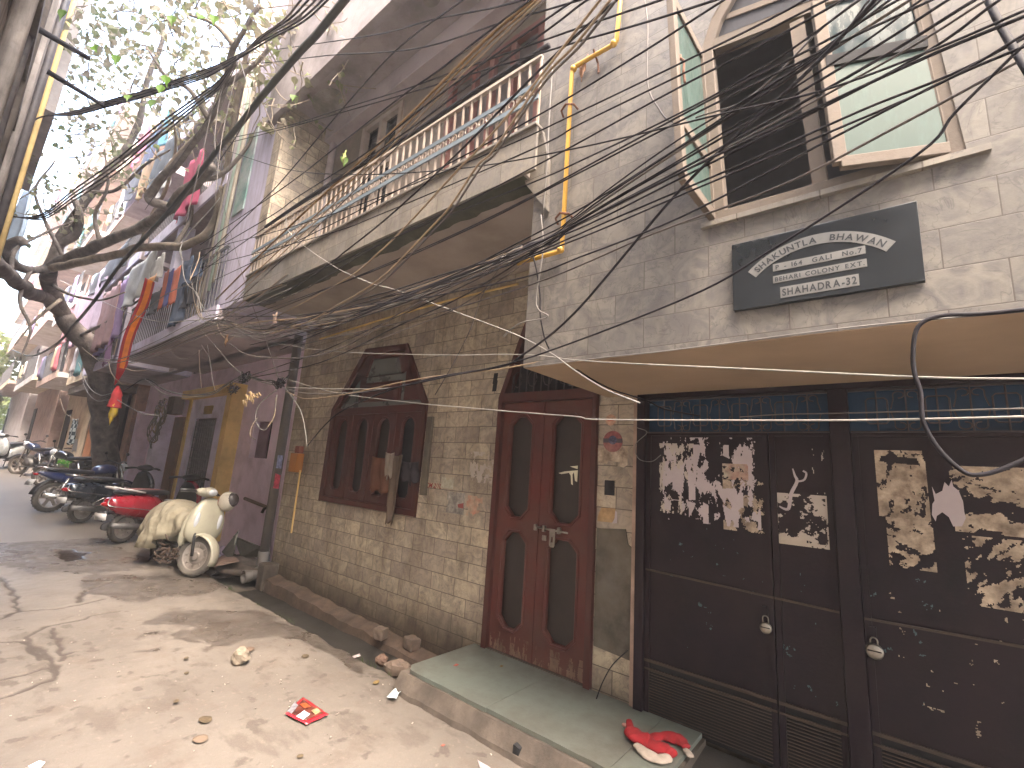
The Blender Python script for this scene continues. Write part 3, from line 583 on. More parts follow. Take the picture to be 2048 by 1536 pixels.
for a, c, z0, z1 in ((-1.32, -.27, .985, .955), (-.17, 1.35, .95, .985)): b.bar((a, 3.092, z0), (c, 3.092, z1), .014, .011)
b.build('cross_rail', gate_rust, G)
def scroll(g, x0, x1, z0=1.888, z1=2.12):
    zc = (z0+z1)/2; g.bar((x0, 3.10, z0+.004), (x1, 3.10, z0+.004), .014, .008); g.bar((x0, 3.10, z1-.004), (x1, 3.10, z1-.004), .014, .008)
    x = x0+.06; u = .24
    while x+u < x1+.08:
        r = .0042; cx = x+.06
        if cx+.05 < x1: g.tube([(cx-.045, 3.10, zc-.055), (cx-.045, 3.10, zc+.055), (cx-.035, 3.10, zc+.068), (cx+.035, 3.10, zc+.068), (cx+.045, 3.10, zc+.055), (cx+.045, 3.10, zc-.055), (cx+.035, 3.10, zc-.068), (cx-.035, 3.10, zc-.068), (cx-.045, 3.10, zc-.055)], r, 5)
        g.tube([(cx, 3.10, z0), (cx, 3.10, z1)], r, 5)
        for s in (-1, 1):   # S scrolls
            q = x+.18
            if q+.05 < x1:
                for tz in (-1, 1):
                    P = [(q+s*.062, 3.10, zc+tz*.01)]+[(q+s*.050, 3.10, zc+tz*.06)]+[(q+s*(.028+.022*math.cos(a)), 3.10, zc+tz*(.082+.018*math.sin(a))) for a in (0, .8, 1.6, 2.4, 3.2, 4.0, 4.8)]
                    g.tube(catmull(P, 3), r, 4)
        if x+.18 < x1: g.tube([(x+.18, 3.10, z0), (x+.18, 3.10, z1)], r, 5)
        x += u
for a, c in ((-1.322, -.265), (-.169, 1.35), (1.36, 3.4)):
    g = MB(); scroll(g, a, c); g.build('scroll_grille', grillem, G)
MB().box(-1.38, 3.5, 3.15, 3.155, 1.87, 2.13).build('blue_backing', blue_sheet, G)
def padlock(x, z, lab, r=.03):
    p = thing('padlock', lab, 'padlock', (x, 3.08, z), group='padlocks on the gate')
    MB().lathe([(0, -.012), (r*.8, -.012), (r, -.006), (r, .006), (r*.8, .012), (0, .012)], (x, 3.07, z), 'y', 20, False).build('body', steel, p, smooth=True)
    MB().box(x-r*.75, x+r*.75, 3.0545, 3.0575, z+.002, z+.007).build('slot_cover', gatem, p)
    MB().tube([(x-.014, 3.07, z+.02)]+[(x+.014*math.cos(PI-a*PI/6), 3.07, z+.05+.014*math.sin(a*PI/6)) for a in range(7)]+[(x+.014, 3.07, z+.02)], .0035, 6).build('shackle', steel, p, smooth=True)
    MB().box(x-.02, x+.012, 3.075, 3.095, z+.035, z+.11).build('hasp', gatem, p)
padlock(-.612, .80, 'round steel padlock on the narrow wicket leaf left of the gate post')
padlock(-.135, .81, 'round steel padlock hanging right of the middle gate post', .036)

# ================================================================== PAPERS ON THE GATE AND WALLS
paper = M('old_paper', (.40, .35, .31), .9, .1, 9, .1, 90, dirt=(.42, .34, .22), damt=.25)
paper_tan = M('yellowed_paper', (.44, .355, .265), .9, .35, 14, .15, 90, dirt=(.09, .06, .045), damt=.8, dscale=16)
paper_white = M('white_paper', (.40, .345, .355), .9, .06, 9, .05, 90)
def torn(label, x0, x1, z0, z1, mat, thr, fx, fz, seed, y=3.0965, rot=0, cell=.0042, edge=0, grp='torn posters on the gate', polys=(), cut=()):
    V = []; F = []; nx = int((x1-x0)/cell); nz = int((z1-z0)/cell); idx = {}
    def vid(i, j):
        if (i, j) not in idx:
            idx[(i, j)] = len(V); V.append((x0+i*cell+.0012*noise.noise(Vector((i*.9, j*.9, seed))), y-.0012*abs(noise.noise(Vector((i*.15, j*.15, seed+3)))), z0+j*cell+.0012*noise.noise(Vector((i*.9, j*.9, seed+9)))))
        return idx[(i, j)]
    cr_, sr_ = math.cos(rot), math.sin(rot)
    for i in range(nx):
        for j in range(nz):
            x, z = x0+i*cell, z0+j*cell; u, v = (x*cr_+z*sr_), (-x*sr_+z*cr_)
            q = fbm(u*fx, v*fz, seed, 5)+.5*noise.noise(Vector((u*fx*.35, v*fz*.35, seed+5)))
            b = min(i, nx-i, j, nz-j)
            if edge and b < 5: q += edge
            on = q > thr
            if any(inpoly(x, z, p) for p in polys): on = True
            if any(inpoly(x, z, p) for p in cut): on = False
            if on: F.append((vid(i, j), vid(i+1, j), vid(i+1, j+1), vid(i, j+1)))
    if not F: return
    b = MB(); b.v = V; b.f = F
    o = b.build('torn_poster', mat); return tag(o, label, 'poster', grp)
def gp(L, y=3.1): return [(lambda p: (p.x, p.z))(WY(a, b, y)) for a, b in L]
Zg = lambda L: gp([(1260+a/4.655, 730+b/4.655) for a, b in L])
torn('cream scraps of the oldest torn poster at the left side of the gate', -1.235, -1.00, 1.36, 1.82, paper, .22, 26, 9, 1, grp=None)
torn('torn strips of white paper hanging on the left gate leaf', -1.21, -.62, 1.32, 1.86, paper_white, .30, 14, 6, 4, y=3.0955, grp=None,
     polys=[Zg(p) for p in ([(588, 744), (640, 744), (660, 780), (622, 960), (612, 1110), (592, 1110)], [(868, 750), (915, 752), (925, 878), (862, 845)], [(690, 1120), (640, 1030), (600, 1130), (650, 1145)], [(540, 960), (600, 1020), (610, 1260), (545, 1260)],
                            [(830, 1150), (990, 1155), (1000, 1240), (1055, 1210), (1058, 1330), (960, 1330), (900, 1230), (880, 1300), (820, 1200)], [(680, 1280), (730, 1310), (725, 1500), (690, 1560), (675, 1400)], [(540, 1270), (610, 1290), (590, 1350), (550, 1420)], [(320, 1255), (380, 1270), (375, 1370), (350, 1330)],
                            [(860, 1300), (940, 1350), (950, 1420), (915, 1560), (880, 1400)], [(250, 900), (285, 890), (272, 1240), (300, 1250), (520, 1265), (300, 1262)], [(1230, 1220), (1290, 1210), (1250, 1340)])])
torn('small coloured half torn flyer with red and blue printing on the left gate leaf', -.83, -.68, 1.60, 1.70, M('printed_flyer', (.30, .28, .22), .8, .4, 30, 0, dirt=(.45, .09, .07), damt=.55), -.35, 20, 20, 9, y=3.0945, grp=None)
torn('yellowed paper scraps above the left padlock side of the gate', -.83, -.60, 1.30, 1.60, paper_tan, .08, 14, 12, 12, grp=None)
torn('cream rectangle of ripped paper low on the narrow wicket leaf', -.555, -.285, 1.26, 1.545, paper, .02, 9, 9, 21, edge=.35, grp=None)
torn('thin torn paper edge above the ripped rectangle on the wicket leaf', -.36, -.285, 1.55, 1.80, paper, .28, 20, 7, 33, edge=.0, grp=None)
V = [WY(1260+a/4.655, 730+b/4.655, 3.09) for a, b in [(1515, 965), (1535, 1030), (1555, 1085), (1500, 1200), (1480, 1330), (1440, 1340), (1390, 1315)]]
b = MB(); q = catmull(V, 4); 
for i in range(len(q)-1): b.bar(q[i], q[i+1], .003, .018*(.35+.65*math.sin(PI*i/(len(q)-1))), (1, 0, .3))
q = catmull([WY(1260+a/4.655, 730+b/4.655, 3.088) for a, b in [(1555, 1085), (1620, 1070), (1642, 1010), (1610, 985)]], 4)
for i in range(len(q)-1): b.bar(q[i], q[i+1], .003, .010, (1, 0, .3))
tag(b.build('paper_strip', paper_white), 'curling white paper strip hanging from the narrow wicket leaf', 'paper')
torn('large tan poster remnant beside the middle gate post', -.075, .125, 1.46, 1.80, paper_tan, -.08, 9, 6, 41, edge=.12, grp=None, cut=[[(-.06, 1.735), (.10, 1.72), (.09, 1.755), (-.05, 1.765)]])
torn('ragged lower tan poster under the large remnant on the right gate leaf', -.05, .13, 1.22, 1.46, paper_tan, -.02, 10, 13, 47, edge=.1, grp=None)
blobp = [(lambda p: (p.x, p.z))(WY(1600+a/4.571, 730+b/4.571, 3.1)) for a, b in [(1205, 1110), (1240, 1180), (1300, 1150), (1320, 1070), (1360, 1110), (1385, 1050), (1400, 1110), (1450, 1150), (1490, 1250), (1500, 1340), (1515, 1400), (1480, 1475), (1400, 1475), (1360, 1390), (1300, 1345), (1250, 1380), (1240, 1430), (1205, 1370), (1210, 1270), (1230, 1240)]]
tag(MB().plate(blobp, [], 3.0935, 3.0955).build('torn_poster', paper_white), 'white glove shaped piece of paper on the right gate leaf', 'poster')
torn('wide tan shredded poster at the far right of the gate', .205, .62, 1.42, 1.73, paper_tan, -.05, 7, 14, 55, edge=.0, rot=.3, grp=None)
torn('diagonally scraped lower poster at the far right of the gate', .225, .62, 1.10, 1.41, paper_tan, .0, 16, 7, 61, rot=-.6, grp=None)
torn('scattered tiny paper flecks on the lower right gate leaf', -.1, .6, .55, 1.1, paper_tan, .90, 22, 22, 71, grp=None)
torn('pale blue paint flecks on the middle of the gate', -1.2, .1, .5, 1.3, M('blue_grey_fleck', (.05, .09, .10), .8), .95, 20, 20, 77, y=3.097, grp=None)
# papers on the tiled wall: one object each
Zw = lambda L: gp([(840+a/8.08, 870+b/8.08) for a, b in L])
def flat(name, label, polys, mat, y=3.096, cat='poster', grp=None):
    b = MB()
    for p in polys: b.plate(p, [], y, y+.0015)
    return tag(b.build(name, mat), label, cat, grp)
torn('shredded white notice just left of the maroon door', *(lambda a, c: (a.x, c.x, c.z, a.z))(WY(943, 902, 3.1), WY(985, 968, 3.1)), paper, .22, 14, 10, 81, grp=None)
torn('small white printed notice beside the red writing', *(lambda a, c: (a.x, c.x, c.z, a.z))(WY(884, 953, 3.1), WY(907, 978, 3.1)), M('notice_paper', (.48, .45, .36), .9, .3, 40, 0, dirt=(.15, .14, .12), damt=.5), -.75, 8, 8, 83, edge=-.3, grp=None)
o = torn('black and white torn picture poster with a red corner under the red writing', *(lambda a, c: (a.x, c.x, c.z, a.z))(WY(896, 982, 3.1), WY(928, 1030, 3.1)), M('newsprint_poster', (.40, .37, .32), .9, .3, 30, 0, dirt=(.03, .03, .04), damt=.85, dscale=9), -.75, 7, 7, 85, edge=-.4, grp=None)
flat('torn_poster', 'small red corner piece stuck on the black and white poster', [Zw([(615, 1120), (710, 1100), (705, 1190), (620, 1170)])], C(.45, .04, .03), 3.094)
torn('faded multicoloured leaflet left of the door frame', *(lambda a, c: (a.x, c.x, c.z, a.z))(WY(935, 990, 3.1), WY(963, 1035, 3.1)), M('pastel_leaflet', (.38, .30, .22), .9, .3, 20, 0, dirt=(.50, .13, .08), damt=.5, dscale=8), -.3, 9, 9, 88, edge=-.4, grp=None)
for s_i, (a, c) in enumerate([(-2.652, -2.232), (-2.226, -1.748)]):   # scuffed paint at the foot of the door leaves
    for zz, th in ((.157, -.05), (.20, .22), (.25, .42)):
        o = torn('x', a+.012, c-.012, zz, zz+.05, M('scuffed_wood', (.15, .095, .065), .9, .3, 9), th, 30, 6, 90+s_i, y=3.0985, grp=None)
        if o:
            o.name = 'worn_paint'; del o['label']; del o['category']; o.parent = H; o.location = -Vector(H.location)
# red hand lettering
redpaint = M('red_spray', (.22, .012, .012), .7)
cu = bpy.data.curves.new('f', 'FONT'); cu.body = 'CM 2/10'; cu.size = .10; cu.shear = .3; cu.offset = .0016
ob = bpy.data.objects.new('f', cu); COL.objects.link(ob); dg = bpy.context.evaluated_depsgraph_get(); dg.update(); me = ob.evaluated_get(dg).to_mesh()
p0 = WY(851, 972, 3.1); VV = [v.co.copy() for v in me.vertices]; wx = max(v.x for v in VV); FF = [tuple(p.vertices) for p in me.polygons]
p1 = WY(884, 973, 3.1); sc = (p1.x-p0.x)/wx
b = MB().add([(p0.x+v.x*sc, 3.0975, p0.z+v.y*sc*1.0-.01+.006*noise.noise(Vector((v.x*20, 0, 0)))) for v in VV], FF); bpy.data.objects.remove(ob); bpy.data.curves.remove(cu)
tag(b.build('wall_writing', redpaint), 'dark red hand painted letters and digits on the tiles left of the door', 'writing')
# stickers on the pillar
def disc(label, px, py, r, mat, ringm=None):
    c = WY(px, py, 3.1); t = thing('round_sticker', label, 'sticker', (c.x, 3.09, c.z))
    MB().lathe([(0, -.001), (r, -.001), (r, .001), (0, .001)], (c.x, 3.096, c.z), 'y', 28, False).build('disc', mat, t)
    if ringm:
        MB().lathe([(0, -.001), (r*.42, -.001), (r*.42, .0), (0, .0)], (c.x, 3.0945, c.z+.01), 'y', 20, False).build('emblem', M('sticker_emblem', (.05, .05, .09), .8, .7, 70, 0, dirt=(.3, .25, .25), damt=.3), t)
        MB().box(c.x-r*.98, c.x+r*.98, 3.0942, 3.095, c.z-r*.12, c.z+r*.28).build('stripe', M('sticker_stripe', (.07, .06, .07), .8), t)
    else: MB().box(c.x-r*.6, c.x+r*.6, 3.0942, 3.095, c.z-r*.2, c.z+r*.15).build('stripe', M('sticker_red', (.35, .07, .03), .8, .5, 80, 0), t)
disc('small round orange and white sticker at the top of the pillar', 1222, 840, .042, M('sticker_orange', (.40, .24, .17), .8, .35, 40, 0))
disc('larger round faded red sticker with a dark stripe on the pillar', 1226, 883, .078, M('sticker_pink', (.22, .075, .075), .8, .35, 40, 0, dirt=(.3, .2, .16), damt=.3), 1)
Zp = lambda L: gp([(1180+a/5.117, 800+b/5.117) for a, b in L])
flat('torn_poster', 'torn cream paper under the large round sticker on the pillar', [Zp([(75, 490), (385, 470), (385, 665), (345, 690), (280, 680), (310, 640), (185, 620), (175, 655), (75, 640)])], paper_tan, 3.0975)
flat('torn_poster', 'tan remnant with a white torn edge near the switch hole on the pillar', [Zp([(80, 1190), (120, 1100), (260, 1110), (290, 1260), (180, 1250), (80, 1240)])], M('orange_paper', (.34, .22, .11), .9, .35, 16, .1), 3.0965)
flat('torn_poster', 'small white paper sliver on the pillar', [Zp([(262, 1130), (280, 1150), (284, 1262), (228, 1262), (255, 1210)])], paper_white, 3.0945)
o = WY(1180+205/5.117, 800+895/5.117, 3.1)
tag(MB().box(o.x-.04, o.x+.036, 3.092, 3.0995, o.z-.055, o.z+.05).build('switch_hole', dark), 'dark square socket hole in the pillar beside the gate', 'socket')
Zd = lambda L: gp([(960+a/2.361, 750+b/2.361) for a, b in L], 3.14)
flat('paper_scrap', 'pale torn paper scrap left on the upper glass of the right door leaf', [Zd([(370, 463), (400, 455), (462, 450), (458, 505), (448, 500), (443, 458), (436, 470), (438, 520), (430, 515), (428, 475), (420, 462), (385, 468)]), Zd([(425, 432), (462, 428), (460, 444)])], M('pale_scrap', (.62, .60, .45), .9), 3.1405, 'paper')
for i, (x, y, lab) in enumerate([(1014, 765, 'upper'), (1013, 780, 'lower')]):
    p = WY(x-23, y-8, 3.1); flat('wall_slot', 'small dark slot left of the door top, the %s of two' % lab, [[(p.x-.03, p.z-.05), (p.x+.02, p.z-.05), (p.x+.03, p.z+.05), (p.x-.02, p.z+.05)]], dark, 3.0975, 'hole')
p = WY(857, 905, 3.1)
tag(MB().box(p.x-.04, p.x+.04, 3.07, 3.099, p.z-.42, p.z+.36).build('wooden_plank', M('weathered_plank', (.13, .11, .085), .9, .3, 6, .4, dirt=(.05, .045, .04), damt=.5, streak=1)), 'dark weathered plank fixed upright at the right side of the ground floor window', 'plank')
# cloths on the window
def cloth(name, label, cat, x0, x1, zt, zb, y, mat, folds=5, amp=.02, taper=0, grp=None, ragged=.02, seed=0, n=26, m=14, slant=0, cover=None, zt2=None):
    V = []; 
    for j in range(m+1):
        v = j/m
        for i in range(n+1):
            u = i/n; xx = x0+(x1-x0)*(.5+(u-.5)*(1-taper*v)); zz = (zt if zt2 is None else zt+(zt2-zt)*u)
            zz = zz+(zb+ragged*noise.noise(Vector((u*6, seed, 0)))*3-zt)*v
            a = amp*(.35+.65*v); yy = y+a*math.sin(u*folds*2*PI+seed+1.3*math.sin(v*2+seed))+a*.6*noise.noise(Vector((u*5, v*3, seed)))
            V.append((xx+slant*v+a*.5*noise.noise(Vector((v*3, u*3, seed+4))), yy, zz-.015*math.sin(u*PI)))
    F = [(j*(n+1)+i, j*(n+1)+i+1, (j+1)*(n+1)+i+1, (j+1)*(n+1)+i) for j in range(m) for i in range(n)]
    b = MB(); b.v = V; b.f = F; o = b.build(name, mat, smooth=True, solid=.004)
    return tag(o, label, cat, grp)
def clothpx(name, label, cat, xl, xr, yt, yb, Y, mat, **k):
    a = WY(xl, (yt+yb)/2, Y); c = WY(xr, (yt+yb)/2, Y); xm = (xl+xr)/2
    return cloth(name, label, cat, a.x, c.x, WY(xm, yt, Y).z, WY(xm, yb, Y).z, Y, mat, **k)
cloth('hanging_cloth', 'rust brown cloth hanging over the window shutters', 'cloth', -4.50, -4.12, 1.63, 1.26, 3.04, M('rust_cloth', (.11, .042, .022), .9, .3), folds=2, amp=.02, seed=1)
cloth('hanging_cloth', 'long dusty brown rag hanging from the window down onto the wall', 'cloth', -4.13, -3.93, 1.66, .98, 3.02, M('dusty_cloth', (.10, .07, .05), .9, .3), folds=1.5, amp=.03, taper=.25, seed=3)
cloth('hanging_cloth', 'short pale rag tied over the brown rag on the window', 'cloth', -4.17, -4.02, 1.68, 1.42, 2.985, M('pale_rag', (.20, .16, .125), .9), folds=1.3, amp=.02, taper=.5, seed=5)
cloth('hanging_cloth', 'dark crumpled cloth stuffed at the right window shutter', 'cloth', -3.95, -3.68, 1.60, 1.40, 3.03, M('dark_rag', (.025, .02, .025), .9, .3), folds=2, amp=.03, seed=8)
# orange box
p = WY(600, 925, 3.1)
ob_ = thing('orange_box', 'small faded orange box with red top on the tiled wall near the drain pipe', 'box', (p.x, 3.08, p.z))
MB().box(p.x-.10, p.x+.10, 3.00, 3.098, p.z-.13, p.z+.12).build('body', M('faded_orange', (.42, .16, .03), .7, .2, 5, .1, dirt=(.2, .09, .03), damt=.4), ob_, bevel=.01)
MB().box(p.x-.06, p.x+.06, 3.03, 3.098, p.z+.125, p.z+.22).build('cap', M('faded_red', (.22, .07, .05), .7), ob_, bevel=.008)
MB().tube([(p.x+.14, 3.05, p.z-.1), (p.x+.13, 3.06, p.z-.9)], .012, 6).build('conduit', yellowp, ob_)
# ---------------- pipes
gpipe = thing('gas_pipe', 'yellow gas pipe with rusty clamps stepping up the marble bay left of the upper window', 'pipe', (-1.4, 2.03, 2.85))
P = [WY(a, c, 2.02) for a, c in [(1035, 527), (1118, 503), (1124, 496), (1144, 142), (1150, 133), (1222, 92), (1233, 82), (1240, 6), (1236, -60)]]
MB().tube([P[0]]+[P[1]]+P[2:], .0135, 10).build('pipe', yellowm, gpipe, smooth=True)
b = MB()
for k in (1, 3, 5): b.blob((P[k]+P[k+1])/2, (.022, .022, .022), 10, 6)
b.build('elbow', yellowm, gpipe, smooth=True)
for (a, c) in [(1135, 215), (1124, 432)]:
    q = WY(a, c, 2.02); MB().tube([(q.x-.05, 2.055, q.z-.02), (q.x-.045, 2.02, q.z), (q.x, 2.0, q.z+.01), (q.x+.045, 2.02, q.z), (q.x+.055, 2.055, q.z-.015)], .007, 6).build('clamp', rust, gpipe)
q = WY(1190, 112, 2.02); MB().tube([(q.x, 2.0, q.z+.03), (q.x+.005, 2.05, q.z-.03), (q.x+.01, 2.05, q.z-.10)], .007, 6).build('clamp', rust, gpipe)
q = WY(1160, 128, 2.02)
tag(cloth('dry_leaf', 'dry orange leaf caught behind the yellow gas pipe', 'leaf', q.x-.03, q.x+.05, q.z+.05, q.z-.07, 2.035, C(.42, .17, .05, 'orange_leaf'), folds=.7, amp=.012, taper=.5), 'dry orange leaf caught behind the yellow gas pipe', 'leaf')
wpipe = thing('gas_pipe', 'thin yellow pipe running flat under the balcony along the shaded tiled wall', 'pipe', (-3, 3.05, 3.1))
MB().tube([WY(1036, 568, 3.07), WY(900, 600, 3.07), WY(760, 640, 3.07), WY(640, 678, 3.07)], .011, 8).build('pipe', yellowp, wpipe)
dp = thing('drain_pipe', 'tall dark grey rain pipe in the corner between the tiled house and the lilac house', 'pipe', (-6.77, 3.05, 0))
MB().tube([(-6.78, 3.06, 3.35), (-6.78, 3.06, .25)], .062, 14).build('pipe', M('dark_grey_pvc', (.12, .105, .095), .6, .2, 3, .1, dirt=(.07, .06, .05), damt=.5), dp, smooth=True)
MB().tube([(-6.78, 3.06, .27), (-6.78, 3.06, -.1)], .075, 14).build('lower_pipe', M('grey_pvc', (.13, .12, .11), .5, .15, 3, .05, dirt=(.1, .08, .07), damt=.4), dp, smooth=True)
b = MB(); b.lathe([(.075, 0), (.085, -.09), (.07, -.09), (.06, 0)], (-6.62, 2.86, .0), 'y', 16, False); b.tube([(-6.78, 3.06, .03), (-6.62, 2.87, .0)], .07, 12); b.build('outlet', M('grey_pvc', (.13, .12, .11)), dp, smooth=True)
MB().box(-6.54, -6.36, 2.9, 3.1, -.15, .18).build('pipe_block', cement, dp, bevel=.02)
p = WY(558, 925, 2.98); flat('small_poster', 'small blue and white paper on the drain pipe corner', [[(p.x-.08, p.z-.08), (p.x+.08, p.z-.08), (p.x+.08, p.z+.1), (p.x-.08, p.z+.1)]], M('blue_white_print', (.25, .28, .45), .8, .5, 25, 0), 2.985)
p = WY(553, 962, 2.98); flat('small_poster', 'small red and white paper on the drain pipe under the blue one', [[(p.x-.08, p.z-.1), (p.x+.08, p.z-.1), (p.x+.08, p.z+.08), (p.x-.08, p.z+.1)]], M('red_white_print', (.5, .07, .11), .8, .5, 25, 0), 2.985)

# ================================================================== LILAC HOUSE
PH = thing('lilac_house', 'lilac painted house with an ochre yellow door surround and white edged balconies full of laundry', 'house', (-11, 3.5, 0))
YP = 3.45
ho = [[(-8.84, 1.51), (-8.10, 1.51), (-8.10, 2.15), (-8.84, 2.15)], [(-11.75, .1), (-10.45, .1), (-10.45, 2.25), (-11.75, 2.25)], [(-15.2, .2), (-14.25, .2), (-14.25, 2.2), (-15.2, 2.2)]]
MB().plate([(-16.4, -.1), (-6.80, -.1), (-6.80, 3.36), (-16.4, 3.36)], ho, YP, YP+.2).build('wall', purple, PH)
MB().box(-16.4, -6.62, 3.66, 3.72, -.1, 9).build('back_wall', dark, PH)
MB().box(-8.84, -8.45, YP+.10, YP+.13, 1.51, 2.15).build('window_shutter', M('mauve_shutter', (.22, .15, .19), .8), PH)
MB().box(-9.66, -9.42, 3.20, YP, .0, 2.72).build('portal_pillar', yellowp, PH, bevel=.008)
MB().box(-12.25, -12.1, 3.33, YP, .0, 2.72).build('portal_pillar', yellowp, PH, bevel=.008)
MB().box(-12.3, -9.42, 3.18, YP, 2.68, 2.86).build('portal_lintel', yellowp, PH, bevel=.008)
for z in (.62, .67): MB().box(-9.69, -9.40, 3.17, YP, z, z+.03).build('pillar_moulding', yellowp, PH, bevel=.006)
MB().plate([(-12.1, .0), (-9.62, .0), (-9.62, 2.68), (-12.1, 2.68)], [[(-11.75, .1), (-10.45, .1), (-10.45, 2.25), (-11.75, 2.25)]], 3.36, 3.40).build('portal_panel', lilac, PH)
cp = MB(); cp.box(-11.2, -10.75, 3.33, 3.36, 2.40, 2.50)
for k in range(5): cp.box(-11.18+.09*k, -11.14+.09*k, 3.33, 3.36, 2.33, 2.40)
cp.build('lintel_ornament', M('gold_festoon', (.25, .17, .05), .6), PH)
MB().box(-11.7, -10.5, 3.42, 3.45, .1, 2.25).build('portal_door', M('dark_metal_door', (.06, .055, .065), .5, .3), PH)
dg_ = MB()
for k in range(10): dg_.box(-11.7+.13*k, -11.68+.13*k, 3.38, 3.40, .1, 2.2)
for k in range(9): dg_.box(-11.7, -10.5, 3.375, 3.38, .3+.22*k, .32+.22*k)
dg_.build('door_grille', M('grey_iron', (.17, .165, .18), .5), PH)
MB().box(-12.95, -12.35, 3.3, YP+.0, .0, 2.3).build('wooden_door', M('brown_wood', (.16, .085, .05), .7, .3, 5, .2), PH)
MB().box(-13.95, -13.55, 3.15, YP, .0, 2.45).build('wall_pier', lilac, PH)
MB().box(-15.75, -15.4, 3.15, YP, .0, 2.5).build('wall_pier', purple, PH)
# balconies
def balcony(P, x0, x1, z, h=.2, y0=1.98, wall=2.9, col=lilac, rail=.75, ceil=mauve, railm=None):
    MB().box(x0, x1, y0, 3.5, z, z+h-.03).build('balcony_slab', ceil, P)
    o = MB().box(x0-.02, x1+.02, y0-.03, y0, z-.01, z+h).build('balcony_edge', col, P)
    if rail:
        g = MB(); n = int((x1-x0)/.13)
        for k in range(n+1): g.box(x0+k*.13, x0+k*.13+.014, y0-.02, y0-.006, z+h, z+h+rail)
        g.box(x0, x1, y0-.028, y0-.002, z+h+rail, z+h+rail+.035); g.build('railing', railm or M('dark_rail', (.09, .09, .10), .6), P)
balcony(PH, -12.1, -6.85, 3.30, .19, rail=.85)
balcony(PH, -16.3, -13.0, 3.30, .19, rail=.85)
MB().box(-9.95, -9.70, 1.99, 2.2, 3.49, 5.6).build('balcony_column', lilac, PH)
MB().box(-13.0, -12.75, 1.99, 3.4, 3.3, 5.6).build('balcony_column', lilac, PH)
balcony(PH, -12.1, -7.55, 5.58, .24, rail=.7)
balcony(PH, -16.3, -12.6, 5.65, .24, rail=.7)
balcony(PH, -12.1, -7.55, 7.9, .24, rail=0); balcony(PH, -16.3, -12.6, 7.95, .24, rail=0)
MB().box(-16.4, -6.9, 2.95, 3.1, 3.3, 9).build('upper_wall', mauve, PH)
MB().box(-11.9, -10.6, 2.90, 2.95, 3.6, 5.3).build('upper_opening', M('buff_panel', (.34, .26, .17), .8), PH)
MB().box(-9.3, -8.2, 2.90, 2.95, 3.5, 5.3).build('upper_opening', dark, PH)
MB().box(-7.65, -6.05, 2.02, 3.1, 3.45, 9.2).build('stair_tower', M('lilac_whitewash', (.50, .47, .60), .85, .15, 2, .2, 30, dirt=(.28, .24, .28), damt=.45, streak=1), PH)
V = [WY(a, c, 2.0) for a, c in [(503, 480), (520, 320), (540, 325), (522, 470)]]
b = MB(); b.plate([(-7.15, 4.9), (-6.75, 4.9), (-6.75, 6.2), (-7.15, 6.2)], [], 2.0, 2.018); b.build('green_patch', M('flaked_green', (.12, .24, .21), .8, .4, 6, .2, dirt=(.5, .5, .52), damt=.6), PH)
for i, (xx, mt) in enumerate([(-7.60, 'pipe_cream'), (-7.50, 'pipe_grey'), (-7.36, 'pipe_green'), (-7.22, 'pipe_cream')]):
    mm = {'pipe_cream': M('pipe_cream', (.50, .45, .36), .6, .2, 3, 0, dirt=(.25, .2, .15), damt=.4), 'pipe_grey': M('pipe_grey', (.36, .33, .35), .6, .2, 3, 0), 'pipe_green': M('pipe_green', (.36, .45, .38), .5, .2, 3, 0)}[mt]
    MB().tube([(xx, 1.97, 3.6+.1*i), (xx+.02, 1.98, 6.2), (xx, 1.97, 9)], .028, 8).build('service_pipe', mm, PH, smooth=True)
# meter with cable coil
mc = thing('cable_coil', 'tangled coils of cable hanging on a rusty meter box left of the yellow portal', 'cable', (-12.7, 3.05, 2.3))
MB().box(-12.95, -12.45, 3.1, 3.3, 2.35, 2.75).build('meter_box', M('rusty_box', (.13, .09, .07), .8, .4, 6, .2), mc)
for k in range(9):
    c = Vector((-12.75-.04*rnd.random(), 2.98-.01*k, 2.35-.05*k)); r = .22+.12*rnd.random(); ph = rnd.random()*6
    MB().tube([c+Vector((r*math.cos(a*PI/9), .05*math.sin(a+ph), r*1.4*math.sin(a*PI/9))) for a in range(19)], .011, 5, cap=False).build('loop', wire_grey if k % 3 else wire_tan, mc, smooth=True)
tap = thing('water_tap', 'small wall tap with a brown pipe low on the lilac wall', 'tap', (-7.5, 3.4, .9))
q = WY(490, 997, 3.38); q2 = WY(535, 1015, 3.38)
MB().tube([q, q2], .028, 8).build('pipe', M('brown_pipe', (.2, .14, .11), .7), tap, smooth=True)
MB().tube([q2, q2+Vector((.02, -.06, -.02)), q2+Vector((.02, -.08, -.08))], .022, 8).build('spout', M('dark_brass', (.07, .06, .06), .5, metal=.6), tap, smooth=True)
# junk beside the pipe
def shard(name, label, pts, mat, cat, t=.015, grp=None):
    V = [Vector(p) for p in pts]; n = (V[1]-V[0]).cross(V[2]-V[0]).normalized()*t; m = len(V)
    F = [tuple(range(m)), tuple(range(2*m-1, m-1, -1))]+[(i, (i+1) % m, (i+1) % m+m, i+m) for i in range(m)]
    return tag(MB().add(V+[v+n for v in V], F).build(name, mat), label, cat, grp)
jm = M('scrap_dark', (.06, .055, .045), .7, .4, 6, .3); jb_ = M('scrap_brown', (.17, .11, .085), .85, .3, 6, .3)
c0 = Vector((-7.15, 2.86, .0))
shard('broken_board', 'pointed dark board sticking up from the rubbish beside the drain pipe', [c0+Vector(p) for p in [(-.25, -.1, .18), (.02, -.05, .1), (-.32, .1, .46)]], jm, 'board')
shard('broken_board', 'flat brown board lying on the rubbish heap beside the drain pipe', [c0+Vector(p) for p in [(-.4, -.2, .06), (.25, -.35, .10), (.35, -.1, .16), (-.3, .05, .14)]], jb_, 'board')
